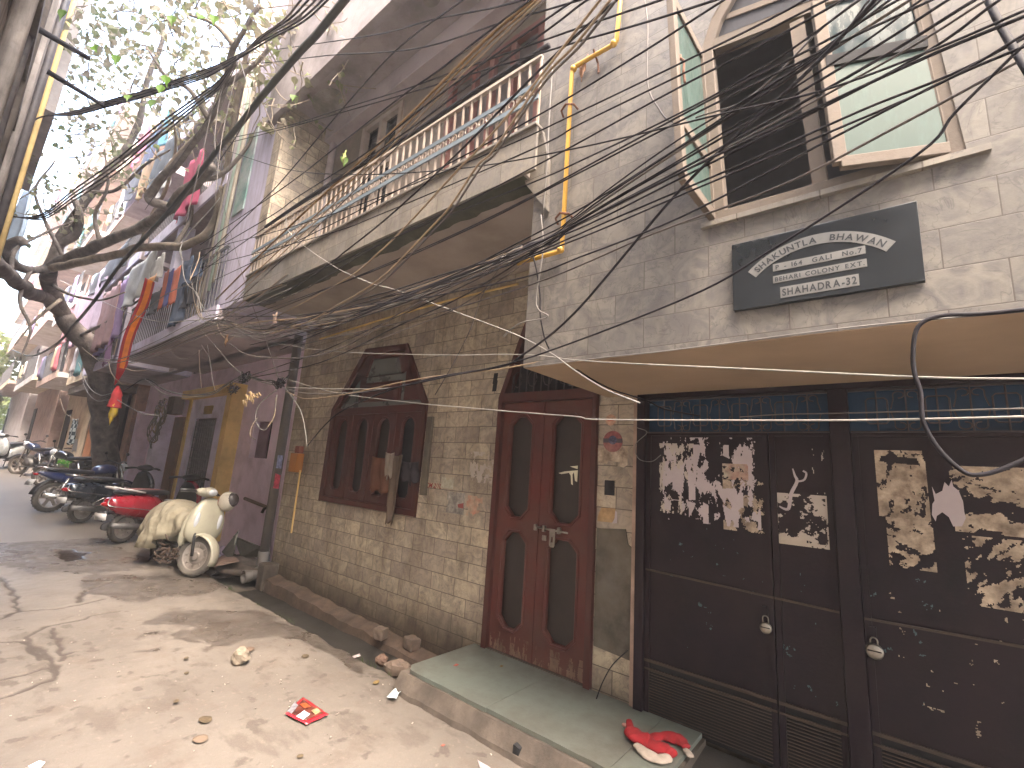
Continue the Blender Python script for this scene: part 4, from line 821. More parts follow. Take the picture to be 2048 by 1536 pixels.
shard('broken_board', 'tilted dark tray edge leaning on the lilac wall by the drain pipe', [c0+Vector(p) for p in [(-.5, .1, .36), (.2, .2, .30), (.25, .25, .16), (-.1, .1, .12)]], jm, 'board')
shard('broken_board', 'thin upright splinter in the rubbish heap', [c0+Vector(p) for p in [(-.12, -.02, .12), (-.08, -.02, .12), (-.22, .05, .42), (-.26, .05, .40)]], C(.4, .36, .28), 'board')
tag(MB().blob(c0+Vector((-.55, -.02, .12)), (.16, .12, .08), 12, 8, .7, 3).build('crumpled_bag', C(.30, .22, .33, 'lilac_bag'), smooth=True), 'crumpled lilac plastic bag behind the front wheel of the cream scooter', 'bag')
tag(MB().blob(c0+Vector((-.38, -.12, .09)), (.12, .08, .05), 12, 8, .7, 5).build('crumpled_bag', C(.36, .42, .55, 'bluish_bag'), smooth=True), 'small crumpled bluish bag on the rubbish beside the drain pipe', 'bag')
tag(MB().blob(c0+Vector((.0, .05, .03)), (.5, .35, .10), 16, 8, .6, 8).build('rubbish_heap', M('rubbish_soil', (.07, .055, .045), .95, .5, 8, .8, 30), smooth=True), 'low dark heap of soil and rubbish at the foot of the drain pipe', 'heap')

# ================================================================== LAUNDRY ON THE LILAC HOUSE
YL = 1.86
def L(lab, xl, xr, yt, yb, col, Y=YL, **k):
    return clothpx('hanging_cloth', lab, 'cloth', xl, xr, yt, yb, Y, C(*col), grp='laundry hanging from the balconies', **k)
L('dusty pink and brown blanket hanging over the lilac balcony', 196, 224, 590, 690, (.42, .21, .22), Y=1.8, folds=3, amp=.05, n=30)
L('purple sheet hanging beside the dusty pink blanket', 222, 243, 575, 675, (.33, .19, .50), folds=3, amp=.05)
L('pale mauve cloth at the far side of the laundry', 172, 200, 560, 660, (.52, .38, .52), folds=3, amp=.05)
L('violet cloth hanging lowest behind the dusty pink blanket', 186, 212, 640, 708, (.32, .2, .58), Y=1.9, folds=3, amp=.04)
L('grey white shirt spread on the line under the pale branch', 245, 300, 532, 600, (.50, .52, .52), folds=2, amp=.05, taper=.3)
L('dark shirt bundle on the line left of the grey white shirt', 185, 242, 530, 560, (.05, .055, .07), folds=3, amp=.06)
L('orange yellow rag on the balcony rail', 286, 305, 560, 608, (.72, .30, .01), folds=1.5, amp=.03, taper=.2)
L('orange cloth with blue middle stripe hanging on the balcony', 322, 330, 548, 612, (.80, .13, .02), folds=1, amp=.02)
L('blue stripe cloth hanging between two orange strips', 330, 340, 546, 608, (.05, .06, .38), folds=1, amp=.02)
L('bright orange strip right of the blue stripe', 340, 353, 542, 605, (.85, .14, .02), folds=1, amp=.02)
L('dark navy garment behind the orange striped cloth', 300, 322, 585, 622, (.03, .05, .08), Y=1.92, folds=2, amp=.04)
L('dark blue trousers hanging right of the orange strips', 350, 372, 530, 642, (.05, .10, .20), Y=1.92, folds=2, amp=.04)
L('black cloth at the right end of the balcony laundry', 366, 392, 548, 610, (.03, .03, .05), Y=1.94, folds=2, amp=.04)
L('blue shirt on the line at the right end of the balcony', 368, 398, 530, 560, (.04, .10, .22), folds=2, amp=.04)
L('mauve towel hanging left of the purple sheet near the trunk', 150, 172, 600, 680, (.55, .30, .45), folds=3, amp=.05)
L('rose coloured cloth hanging nearest the tree trunk', 128, 150, 610, 676, (.60, .22, .28), Y=1.9, folds=2, amp=.05)
L('white lace cloth over the balcony rail right of the grey shirt', 300, 322, 520, 560, (.6, .6, .6), Y=1.9, folds=3, amp=.04)
L('plum scarf hanging between the violet cloth and the banner', 212, 222, 660, 725, (.30, .08, .30), Y=1.84, folds=1, amp=.03)
Y2 = 1.84
L('bright pink garment on the upper balcony', 270, 290, 280, 312, (.75, .12, .25), Y=Y2, folds=2, amp=.05)
L('turquoise garment high on the upper balcony', 305, 330, 252, 300, (.03, .33, .50), Y=Y2, folds=2, amp=.05)
L('navy garment between the pink and turquoise ones', 290, 312, 275, 325, (.03, .05, .15), Y=Y2, folds=2, amp=.05)
L('dark slate clothes hanging under the turquoise garment', 305, 345, 298, 352, (.05, .08, .12), Y=Y2, folds=3, amp=.06)
L('gold brown patterned cloth on the upper balcony', 280, 305, 325, 378, (.40, .22, .06), Y=Y2, folds=3, amp=.05, taper=.3)
L('black garment at the left end of the upper balcony', 252, 282, 345, 385, (.02, .025, .04), Y=Y2, folds=2, amp=.05)
L('white shirt hanging at the fork of the thick branch', 308, 335, 345, 385, (.62, .64, .70), Y=Y2, folds=2, amp=.05)
L('magenta cloth hanging over the white balcony edge', 364, 392, 330, 415, (.75, .03, .20), Y=1.86, folds=2, amp=.05, taper=-.2)
# long orange banner with red border
bn = thing('banner', 'long narrow orange banner with red borders hanging in front of the lilac balcony', 'banner', (-11, 1.75, 3.5))
a, c = WY(300, 560, 1.75), WY(228, 770, 1.75)
d = (c-a); sd = Vector((1, 0, 0)); m = 30; V = []; V2 = []
for i in range(m+1):
    t = i/m; p = a+d*t; w = .11*(1 if t < .8 else 1-(t-.8)/.2*.9); q = Vector((0, .02*math.sin(t*9), 0))
    sdd = Vector((.62, -.78, 0)); V += [p-sdd*w+q, p+sdd*w+q]; V2 += [p-sdd*w*.55+q+Vector((.006, 0, 0)), p+sdd*w*.45+q+Vector((.006, 0, 0))]
F = [(2*i, 2*i+1, 2*i+3, 2*i+2) for i in range(m)]
MB().add(V, F).build('border', M('banner_red', (.40, .015, .02), .85), bn, solid=.003); MB().add(V2[:52], F[:25]).build('centre', M('banner_orange', (.78, .20, .012), .85), bn, solid=.003)
rp = thing('prayer_cloth', 'small twisted red and gold cloth hanging from a wire below the banner', 'cloth', (-10.5, 1.7, 2.6))
q = [WY(a_, b_, 1.7) for a_, b_ in [(236, 772), (233, 795), (228, 815), (222, 838)]]
MB().tube(catmull(q[:3], 6), [.02, .03, .05, .06, .07, .08, .07, .08, .085, .09, .09, .10, .1], 9).build('red_part', M('crimson', (.36, .02, .025), .85), rp, smooth=True)
MB().blob(q[2]+Vector((0, 0, -.04)), (.10, .05, .14), 10, 8, .8, 4).blob(q[3]+Vector((0, 0, .05)), (.06, .03, .12), 8, 6, .6, 2).build('gold_part', M('gold_cloth', (.5, .34, .03), .8), rp, smooth=True)

# ================================================================== HOUSES FARTHER ALONG THE RIGHT SIDE
def far_house(label, x0, x1, yw, yb, col, cols, floors, z0, seed, cl, hn=''):
    r = random.Random(seed); P = thing('house', label, 'house', ((x0+x1)/2, yw+1, z0)); g = gz((x0+x1)/2)
    MB().box(x0, x1, yw, yw+3, g-.3, z0+floors*2.6).build('wall', col, P)
    for fz in range(floors):
        z = g+2.9+fz*2.5; MB().box(x0+.05, x1-.05, yb, yw, z, z+.16).build('balcony_slab', cols[fz % len(cols)], P)
        MB().box(x0+.05, x1-.05, yb-.03, yb, z-.03, z+.5*(fz % 2)+.22).build('balcony_parapet', cols[(fz+1) % len(cols)], P)
        gg = MB(); n = int((x1-x0)/.22)
        for k in range(n): gg.box(x0+.1+k*.22, x0+.12+k*.22, yb-.02, yb, z+.2, z+1.1)
        gg.box(x0+.05, x1-.05, yb-.02, yb+.01, z+1.1, z+1.14); gg.build('railing', M('dark_rail', (.09, .09, .10), .6), P)
        MB().box(x0+.4, x0+1.3, yw-.02, yw+.01, z+.2, z+2.1).build('window', dark, P); MB().box(x1-1.8, x1-.8, yw-.02, yw+.01, z+.2, z+2.1).build('window', dark, P)
        for k in range(cl):
            xx = x0+.3+(x1-x0-1)*r.random(); cn, cc = r.choice([('dark red', (.5, .05, .1)), ('off white', (.6, .55, .6)), ('violet', (.35, .2, .5)), ('orange', (.7, .25, .05)), ('navy', (.08, .1, .2)), ('tan', (.55, .4, .2)), ('teal', (.1, .35, .4)), ('pink', (.6, .35, .4)), ('cream', (.55, .5, .3))])
            cloth('hanging_cloth', ['long ', 'narrow ', 'folded ', 'wide '][k]+cn+' garment drying on the %s balcony of the %s' % (['first', 'second', 'third', 'fourth', 'fifth'][fz], hn), 'cloth', xx, xx+.35+.4*r.random(), z+1.12, z+.1+.4*r.random(), yb-.07, C(*cc), folds=2, amp=.05, seed=k+seed, grp='laundry on the far balconies', n=10, m=6)
    MB().box(x0+.5, x0+1.6, yw-.03, yw+.01, g, g+2.1).build('door', dark, P)
    return P
pinkp = M('dusty_pink_plaster', (.42, .31, .27), .85, .2, 3, .2, dirt=(.2, .14, .12), damt=.4); creamp = M('cream_plaster', (.52, .44, .33), .85, .2, 3, .2, dirt=(.25, .18, .12), damt=.4)
brickp = M('brick_plaster', (.26, .15, .10), .9, .35, 8, .4, dirt=(.12, .08, .06), damt=.4); whitep = M('off_white_paint', (.58, .55, .56), .8, .12, 3, .1, dirt=(.3, .25, .22), damt=.35)
h1 = far_house('weathered brick house with a dark doorway just behind the tree', -20.4, -16.5, 3.2, 2.15, brickp, [pinkp, creamp, whitep], 4, .4, 1, 2, 'brick house')
MB().box(-18.6, -17.0, 3.12, 3.19, .4, 3.1).build('dark_doorway', dark, h1); MB().box(-20.3, -16.6, 2.2, 3.2, 3.05, 3.25).build('canopy', cement, h1)
MB().box(-20.3, -19.2, 2.9, 3.19, .5, 2.9).build('orange_panel', M('orange_wall', (.52, .22, .10), .8, .12, 3, .1), h1)
h2 = far_house('cream house with crowded balconies further up the lane', -26, -20.5, 2.9, 1.9, creamp, [whitep, pinkp], 5, .6, 2, 4, 'cream house')
h3 = far_house('pink fronted tall house in the distance on the right side', -34, -26.1, 2.6, 1.75, pinkp, [creamp, whitep, pinkp], 5, 1.0, 3, 3, 'pink house')
h4 = far_house('far pale house closing the lane on its right side', -46, -34.1, 2.3, 1.5, whitep, [pinkp, creamp], 5, 1.4, 4, 1, 'pale house')
h5 = far_house('distant orange brick house standing across the end of the lane', -62, -55, -1.5, -2.0, M('orange_brick', (.45, .24, .13), .9, .3, 5), [creamp], 3, 1.9, 5, 0)
# checked cloth + white paper
chk, t_, b_ = nodes('checked_cloth'); ck = N(t_, 'TexChecker', Scale=11.0); t_.links.new(coords(t_, 'UV', (1, 1, 1)), ck.inputs[0]); ck.inputs[1].default_value = (.02, .04, .05, 1); ck.inputs[2].default_value = (.45, .50, .50, 1); t_.links.new(ck.outputs[0], b_.inputs[0]); b_.inputs['Roughness'].default_value = .9
p = WX(157, 842, -15.2)
cloth('hanging_cloth', 'black and white checked cloth hanging by the tree trunk', 'cloth', -15.55, -14.95, p.z+.05, p.z-.55, p.y-.05, chk, folds=2, amp=.04, seed=2)
p = WX(150, 890, -15.2); cloth('hanging_cloth', 'plain white cloth below the checked one by the trunk', 'cloth', -15.4, -15.05, p.z+.15, p.z-.15, p.y, C(.6, .6, .6), folds=1, amp=.03, seed=3)
# street tree pots
pt = thing('planter', 'orange planter with a low green plant by the far doorway', 'planter', (-19.2, 2.4, .5))
MB().lathe([(.14, 0), (.2, .35), (.22, .36), (.2, .33)], (-19.2, 2.4, .5), 'z', 14).build('pot', M('terracotta', (.5, .2, .1), .8), pt)
b = MB(); r = random.Random(5)
for k in range(120):
    c = Vector((-19.2+r.gauss(0, .3), 2.4+r.gauss(0, .15), .95+r.gauss(0, .06))); d = Vector((r.gauss(0, 1), r.gauss(0, 1), r.gauss(0, .5))).normalized()*.07; e = d.orthogonal().normalized()*.03
    b.add([c-d, c+e, c+d, c-e], [(0, 1, 2, 3)])
b.build('foliage', M_leaf('bright_leaf', (.06, .25, .04), (.1, .35, .05), (.15, .3, .05)), pt)

# ================================================================== HOUSES ON THE LEFT SIDE
greyp = M('stained_grey_plaster', (.36, .31, .27), .9, .3, 3, .4, 30, dirt=(.07, .06, .05), damt=.6, streak=1)
def lhouse(label, x0, x1, y, z0, z1, mat):
    P = thing('house', label, 'house', ((x0+x1)/2, y-1.5, 0)); MB().box(x0, x1, -4, y, z0, z1).build('wall', mat, P); return P
lh = lhouse('tall stained grey house overhanging the lane on the left with vertical pipes', -13.5, -3.2, -.34, 2.4, 12.5, greyp)
MB().box(-13.5, -3.2, -4, -.9, -.1, 2.4).build('ground_floor', M('cream_bounce_wash', (.62, .56, .48), .9, .1, 3), lh)  # hidden wall kept pale to bounce light into the lane
for z in (2.4, 5.0, 7.6, 10.2): MB().box(-13.6, -3.1, -.42, -.16, z, z+.18).build('ledge', cement, lh)
MB().box(-13.5, -9.8, -.4, .13, 6.6, 13.0).build('upper_overhang', M('pale_grey_plaster', (.42, .38, .36), .9, .2, 3, .3, 30, dirt=(.2, .17, .15), damt=.4), lh)
r = random.Random(3)
for k, (x, y, rr, mt) in enumerate([(-8.9, -.02, .035, yellowp), (-8.4, -.09, .05, wire_maroon), (-7.6, -.17, .06, greyp), (-6.4, -.20, .05, cement), (-5.6, -.2, .03, wire_maroon), (-4.9, -.24, .06, greyp)]):
    MB().tube([(x, y, 2.6), (x+.02, y, 6), (x, y-.01, 12)], rr, 8).build('pipe', mt, lh, smooth=True)
for k in range(6): MB().box(-12.8+1.6*k, -12.0+1.6*k, -.345, -.30, 5.5, 7.2).build('window', dark, lh)
bracket = [((45, 40), (180, 118), -6.0), ((95, 143), (207, 211), -7.2)]
for i, (a, c, X) in enumerate(bracket):
    p, q = WX(*a, X), WX(*c, X)
    tag(MB().tube([p, q], [.032, .022], 8).build('iron_bracket', wire_black, smooth=True), ['upper black iron bracket bar sticking out from the left house over the lane', 'lower black iron bracket bar sticking out from the left house over the lane'][i], 'bracket')
l2 = lhouse('grey house with a lower front beyond the tall one on the left', -21, -13.6, -.25, 0, 6.8, pinkp); 
l3 = lhouse('cream house on the far left of the lane', -30, -21.1, -.4, 0, 8.5, creamp)
l4 = lhouse('distant house on the far left side', -50, -30.1, -.6, 0, 8, whitep)
for P_, x0, x1, y in ((l2, -20.8, -14, -.2), (l3, -29.5, -21.5, -.35)):
    for z in (3.2, 5.7): MB().box(x0, x1, y-.1, y+.2, z, z+.2).build('ledge', cement, P_)
    for k in range(3): MB().box(x0+.6+2*k, x0+1.6+2*k, y-.06, y-.02, 4, 5.3).build('window', dark, P_)
p = WX(52, 400, -13.7); q = WX(20, 520, -13.7)
cloth('tarpaulin', 'pale blue grey tarpaulin sheet hanging from the left house', 'tarpaulin', -14.6, -13.7, WX(52, 375, -14).z, WX(20, 545, -14).z, .12, M('blue_tarp', (.42, .52, .62), .6, .12, 3, .05), folds=3, amp=.16, seed=4)
oh = thing('opposite_house', 'plain house across the lane behind the viewpoint', 'house', (0, -2.5, 0))
MB().box(-3.15, 12, -6, -1.62, -.1, 9.5).build('wall', M('cream_bounce_wash', (.62, .56, .48), .9, .1, 3), oh)  # unseen wall; height set to darken the foreground, pale colour to bounce light

# ================================================================== TREE
T = thing('street_tree', 'old leaning peepal tree with thick limbs stretching over the lane and sparse leaves', 'tree', (-15.5, 2.75, .3))
def TP(L): return [WY(x, y, Y) if Y < 50 else WX(x, y, -Y) for x, y, Y in L]
def limb(pts, r0, r1, name='limb', mat=bark, k=6, knob=.12):
    q = catmull(pts, k); n = len(q); R = [.86*(r0+(r1-r0)*i/(n-1))*(1+knob*noise.noise(q[i]*3)) for i in range(n)]
    q = [p+Vector((noise.noise(p*2.1+Vector((9, 0, 0))), noise.noise(p*2.1), noise.noise(p*2.1+Vector((0, 7, 0)))))*r0*.35 for p in q]
    return MB().tube(q, R, 10).build(name, mat, T, smooth=True)
trunk = [Vector((-15.6, 2.95, .2)), WX(212, 900, -15.4), WX(205, 800, -15.2), WX(188, 720, -15.0), WX(158, 672, -14.9), WX(128, 632, -14.8)]
limb(trunk, .33, .23, 'trunk')
f = trunk[-1]
tp = lambda L: [WY(a, c, y) for a, c, y in L]
limb([f]+[WX(95, 600, -14.2), WX(60, 585, -13), WX(20, 552, -11.5), WX(-25, 520, -10)], .17, .12)
limb([f]+[WX(112, 600, -14.4), WX(98, 565, -13.8), WX(100, 535, -13)], .19, .15)
j = WX(100, 535, -13)
limb([j]+[WX(60, 540, -12.5), WX(25, 525, -12), WX(12, 495, -11.8), WX(40, 478, -11.6), WX(48, 490, -11.6)], .10, .07, knob=.3)
limb([j]+[WX(150, 527, -12), WX(210, 514, -11), WX(280, 498, -10), WX(350, 492, -9), WX(400, 478, -8.3), WX(428, 440, -8), WX(436, 400, -7.8), WX(444, 370, -7.7)], .095, .055, mat=bark_pale)
limb([j]+[WX(150, 510, -12.2), WX(210, 485, -11), WX(280, 455, -9.8), WX(340, 415, -8.6), WX(395, 360, -7.6), WX(425, 330, -7.2)], .12, .075)
limb([WX(340, 415, -8.6), WX(300, 400, -8.8), WX(312, 370, -8.6), WX(350, 330, -8.1), WX(385, 290, -7.7), WX(418, 240, -7.3), WX(450, 170, -6.8), WX(470, 90, -6.3), WX(520, 10, -5.8)], .085, .03)
limb([j]+[WX(118, 490, -13), WX(150, 430, -12.8), WX(180, 385, -12.5), WX(235, 320, -12), WX(280, 240, -11.5), WX(300, 150, -11), WX(330, 60, -10.6)], .13, .04)
limb([WX(118, 490, -13), WX(150, 470, -12.8), WX(160, 430, -12.6), WX(150, 400, -12.6)], .10, .07)
limb([WX(440, 395, -7.8), WX(455, 330, -7.6), WX(462, 260, -7.3), WX(476, 180, -7.0), WX(500, 90, -6.6)], .05, .03, mat=bark_pale)
for q in ([WX(300, 400, -8.8), WX(340, 330, -8.6), WX(395, 270, -8.2), WX(455, 230, -7.8), WX(520, 205, -7.3)], [WX(240, 320, -11), WX(300, 280, -10.4), WX(360, 250, -9.8), WX(420, 200, -9)], [WX(180, 385, -12), WX(230, 380, -11.5), WX(290, 330, -10.8), WX(340, 300, -10)],
          [WX(280, 498, -10), WX(300, 440, -9.8), WX(330, 380, -9.4), WX(350, 300, -8.9), WX(345, 220, -8.5)], [WX(130, 520, -12.5), WX(90, 440, -12.6), WX(70, 380, -12.6), WX(110, 320, -12.4)], [WX(60, 540, -12.4), WX(40, 600, -12), WX(60, 660, -11.8), WX(40, 720, -11.7)],
          [WX(98, 565, -13.8), WX(140, 590, -13), WX(200, 600, -12), WX(250, 585, -11.2)], [WX(158, 672, -14.8), WX(220, 640, -13.5), WX(280, 600, -12.5), WX(330, 580, -11.8)], [WX(395, 360, -7.6), WX(440, 350, -7.3), WX(490, 300, -7), WX(520, 240, -6.8)], [WX(418, 240, -7.3), WX(380, 180, -7.5), WX(330, 150, -7.8), WX(290, 90, -8.2)],
          [WX(470, 90, -6.3), WX(430, 50, -6.6), WX(380, 30, -7)], [WX(450, 170, -6.8), WX(510, 130, -6.4), WX(570, 60, -5.9), WX(620, 20, -5.6)], [WX(200, 484, -11.2), WX(190, 430, -11.3), WX(215, 370, -11), WX(210, 300, -11)], [WX(20, 552, -11.5), WX(30, 500, -11.6), WX(80, 470, -11.8), WX(150, 440, -12)], [WX(120, 600, -14), WX(70, 640, -13.5), WX(30, 690, -13)], [WX(350, 492, -9), WX(380, 440, -9), WX(385, 380, -8.9), WX(400, 330, -8.8)]):
    limb(q, .045, .015, 'branch', mat=bark_pale if len(q) % 2 else bark)
# twigs and leaves grown through the crown's volume
r = random.Random(11)
seeds = []
for (x, y, d) in [(110, 60, 9), (150, 110, 10), (210, 60, 9.5), (250, 130, 10), (300, 80, 9), (340, 150, 9), (390, 60, 8), (420, 120, 7.5), (360, 30, 8), (200, 200, 11), (140, 220, 11), (110, 330, 12), (180, 310, 11.5), (230, 270, 11), (280, 200, 10.5), (260, 330, 11), (450, 40, 7), (500, 70, 6.5), (540, 110, 6), (470, 180, 7), (330, 230, 9.5), (100, 270, 12), (170, 30, 9), (480, 20, 6.8), (560, 40, 6), (60, 400, 12.5), (300, 20, 9.5), (130, 420, 13), (600, 90, 5.6), (380, 100, 8.2), (440, 90, 7.2), (240, 40, 9), (320, 120, 8.6), (350, 190, 8.8)]:
    seeds.append(WX(x, y, -d))
near = [(700, 20, 4.6), (650, 60, 4.9), (620, 130, 5.2), (660, 170, 5.0), (590, 180, 5.4), (560, 230, 5.7), (720, 90, 4.5), (760, 30, 4.3)]
tw = MB(); lv = MB()
def leaf(c, d, nrm, s):
    sd = d.cross(nrm).normalized(); k = nrm*s*.12
    P = [c, c+d*.25*s+sd*.42*s+k, c+d*.6*s+sd*.36*s+k, c+d*.85*s+sd*.1*s, c+d*1.2*s-k, c+d*.85*s-sd*.1*s, c+d*.6*s-sd*.36*s+k, c+d*.25*s-sd*.42*s+k]
    m = c+d*.5*s-nrm*s*.05; lv.add(P+[m], [(i, (i+1) % 8, 8) for i in range(8)])
def rv(): return Vector((r.gauss(0, 1), r.gauss(0, 1), r.gauss(0, 1))).normalized()
for i, s in enumerate(seeds):
    for k in range(10):
        a = s+Vector((r.gauss(0, .5), r.gauss(0, .35), r.gauss(0, .45))); d = (rv()+Vector((0, 0, .1))).normalized(); L_ = .35+.5*r.random(); pts = [a]
        for q in range(4): d = (d+rv()*.45).normalized(); pts.append(pts[-1]+d*L_/4)
        tw.tube(pts, [.011, .009, .007, .005, .003], 4)
        for q in range(5):
            t = pts[1+q % 4]; leaf(t+rv()*.09, (rv()+Vector((0, 0, -.9))).normalized(), rv(), .07+.05*r.random()+(.03 if i in (6, 7, 22, 23, 24, 27, 28, 30) else 0))
for (x, y, d) in near:
    s = WX(x, y, -d)
    for k in range(2):
        dd = Vector((.5, -.1, -.35)); dd = (dd+rv()*.5).normalized(); pts = [s+rv()*.2]
        for q in range(6): dd = (dd+rv()*.3).normalized(); pts.append(pts[-1]+dd*.12)
        tw.tube(pts, [.008, .007, .006, .005, .004, .003, .002], 4)
        for q in range(3): leaf(pts[2+q]+rv()*.03, (rv()+Vector((0, 0, -.9))).normalized(), rv(), .055+.03*r.random())
P = [WX(440, 60, -7), WX(520, 110, -6), WX(600, 150, -5.3), WX(660, 165, -5), WX(720, 175, -4.7), WX(790, 180, -4.4)]
for a in (P, [P[1], WX(560, 190, -5.7), WX(600, 210, -5.5)], [WX(500, 20, -6), WX(600, 10, -5.2), WX(690, 20, -4.7), WX(770, 45, -4.3)], [WX(650, 20, -4.9), WX(690, 90, -4.7), WX(722, 155, -4.6)], [WX(520, 190, -5.9), WX(545, 250, -5.8), WX(580, 290, -5.6), WX(605, 300, -5.5)], [WX(520, 205, -5.9), WX(560, 215, -5.7), WX(598, 202, -5.5)]): tw.tube(catmull(a, 6), .006, 5)
tw.build('twigs', bark_pale, T); lv.build('crown', leafm, T)
gl = MB(); lv, keep = gl, lv
for (x, y, d) in [(590, 190, 5.4), (600, 172, 5.4), (688, 312, 4.6), (785, 178, 4.4), (790, 182, 4.4), (715, 68, 4.6), (130, 20, 6), (235, 110, 6.4), (190, 90, 6.2), (345, 30, 5.6), (330, 150, 6), (325, 170, 6), (260, 190, 6.6), (310, 200, 6), (650, 95, 5), (540, 60, 5.4), (430, 30, 5.6), (405, 30, 5.7)]:
    leaf(WX(x, y, -d), (rv()*.4+Vector((.2, 0, -1))).normalized(), (rv()*.4+Vector((.8, -.6, .2))).normalized(), .11)
gl.build('green_leaves', M_leaf('fresh_green_leaf', (.16, .32, .04), (.22, .36, .07), (.12, .22, .05)), T)
# far trees closing the lane
for i, (x, y, z, s, lab) in enumerate([(-44, .4, 5.5, 3.0, 'sunlit yellow green tree at the far left end of the lane'), (-52, 1.5, 4, 2.5, 'pale distant tree low at the end of the lane')]):
    ft = thing('far_tree', lab, 'tree', (x, y, 1.4)); MB().tube([(x, y, 1.2), (x+.2, y, z-1), (x, y+.2, z)], [.25, .18, .08], 8).build('trunk', bark, ft)
    b = MB(); 
    for k in range(1800):
        c = Vector((x, y, z))+rv()*s*(.3+.7*r.random()**.5); c.y = y+(c.y-y)*.6; d = rv()*.17; e = d.orthogonal().normalized()*.13; b.add([c-d, c+e, c+d, c-e], [(0, 1, 2, 3)])
    b.build('crown', leaf_far, ft)

# ================================================================== VEHICLES
chrome = M('chrome_tube', (.62, .61, .58), .25, .1, 10, 0, metal=.9); blackp = M('black_plastic', (.018, .018, .02), .42, .3, 8, .05); seatm = M('black_seat', (.025, .025, .03), .5, .2, 8, .15, 90)
engm = M('engine_alloy', (.16, .155, .15), .5, .3, 12, .1, 60, .6, dirt=(.08, .07, .06), damt=.5); tyre_dusty = M('dusty_tyre', (.055, .05, .045), .85, .3, 14, .4, 60, dirt=(.17, .15, .125), damt=.45)
rimm = M('dusty_rim', (.36, .33, .30), .5, .2, 14, .1, 60, .5, dirt=(.15, .12, .1), damt=.4); lampm = M_glass('lamp_glass', (.5, .52, .55), .08); redlamp = M('red_lamp', (.35, .01, .015), .2, .1, 5, 0, coat=1)
platem = M('number_plate_white', (.58, .56, .53), .6, .1, 9, 0, dirt=(.35, .32, .3), damt=.4)
def wheel(P, x, r, w, tm=tyre_dusty, steer=0, y=0, spokes=0):
    wh = bpy.data.objects.new('wheel', bpy.data.meshes.new('wheel')); bpy.data.objects.remove(wh)
    R = Matrix.Translation((x, y, r)) @ Matrix.Rotation(steer, 4, 'Z')
    t = MB().lathe([(r*.70, -w*.55), (r*.86, -w), (r*.96, -w*.8), (r, -w*.3), (r, w*.3), (r*.96, w*.8), (r*.86, w), (r*.70, w*.55)], (0, 0, 0), 'y', 30, False)
    for k in range(30):
        a = 2*PI*k/30; ca, sa = math.cos(a), math.sin(a); t.obox((r*.985*ca, 0, r*.985*sa), (-.008*sa, 0, .008*ca), (0, w*.75, 0), (.006*ca, 0, .006*sa))
    o = t.xf(R).build('tyre', tm, P, local=True, smooth=True)
    t = MB().lathe([(r*.72, -w*.62), (r*.68, -w*.55), (r*.64, -w*.3), (r*.64, w*.3), (r*.68, w*.55), (r*.72, w*.62)], (0, 0, 0), 'y', 30, False)
    t.lathe([(0, -w*.75), (r*.2, -w*.75), (r*.24, -w*.5), (r*.24, w*.5), (r*.2, w*.75), (0, w*.75)], (0, 0, 0), 'y', 16, False)
    if not spokes:
        t.lathe([(r*.2, -w*.35), (r*.42, -w*.15), (r*.66, -w*.5), (r*.66, w*.5), (r*.42, w*.15), (r*.2, w*.35)], (0, 0, 0), 'y', 30, False)
        for k in range(8):
            a = 2*PI*k/8; ca, sa = math.cos(a), math.sin(a); t.obox((r*.52*ca, 0, r*.52*sa), (r*.07*ca, 0, r*.07*sa), (0, w*.52, 0), (-r*.035*sa, 0, r*.035*ca))
    for k in range(spokes):
        a = 2*PI*k/spokes; ca, sa = math.cos(a), math.sin(a); t.obox((r*.44*ca, 0, r*.44*sa), (r*.22*ca, 0, r*.22*sa), (0, w*.3, 0), (-r*.075*sa, 0, r*.075*ca))
    t.xf(R).build('rim', rimm, o, local=True)
    return o
def zloft(secs, n=16, e=2.6):   # loft up the z axis: (z, cx, cy, half width y, half depth x)
    b = MB().loft([(z, cy, cx, hw, hd) for z, cx, cy, hw, hd in secs], n, e); b.v = [(v[2], v[1], v[0]) for v in b.v]; return b
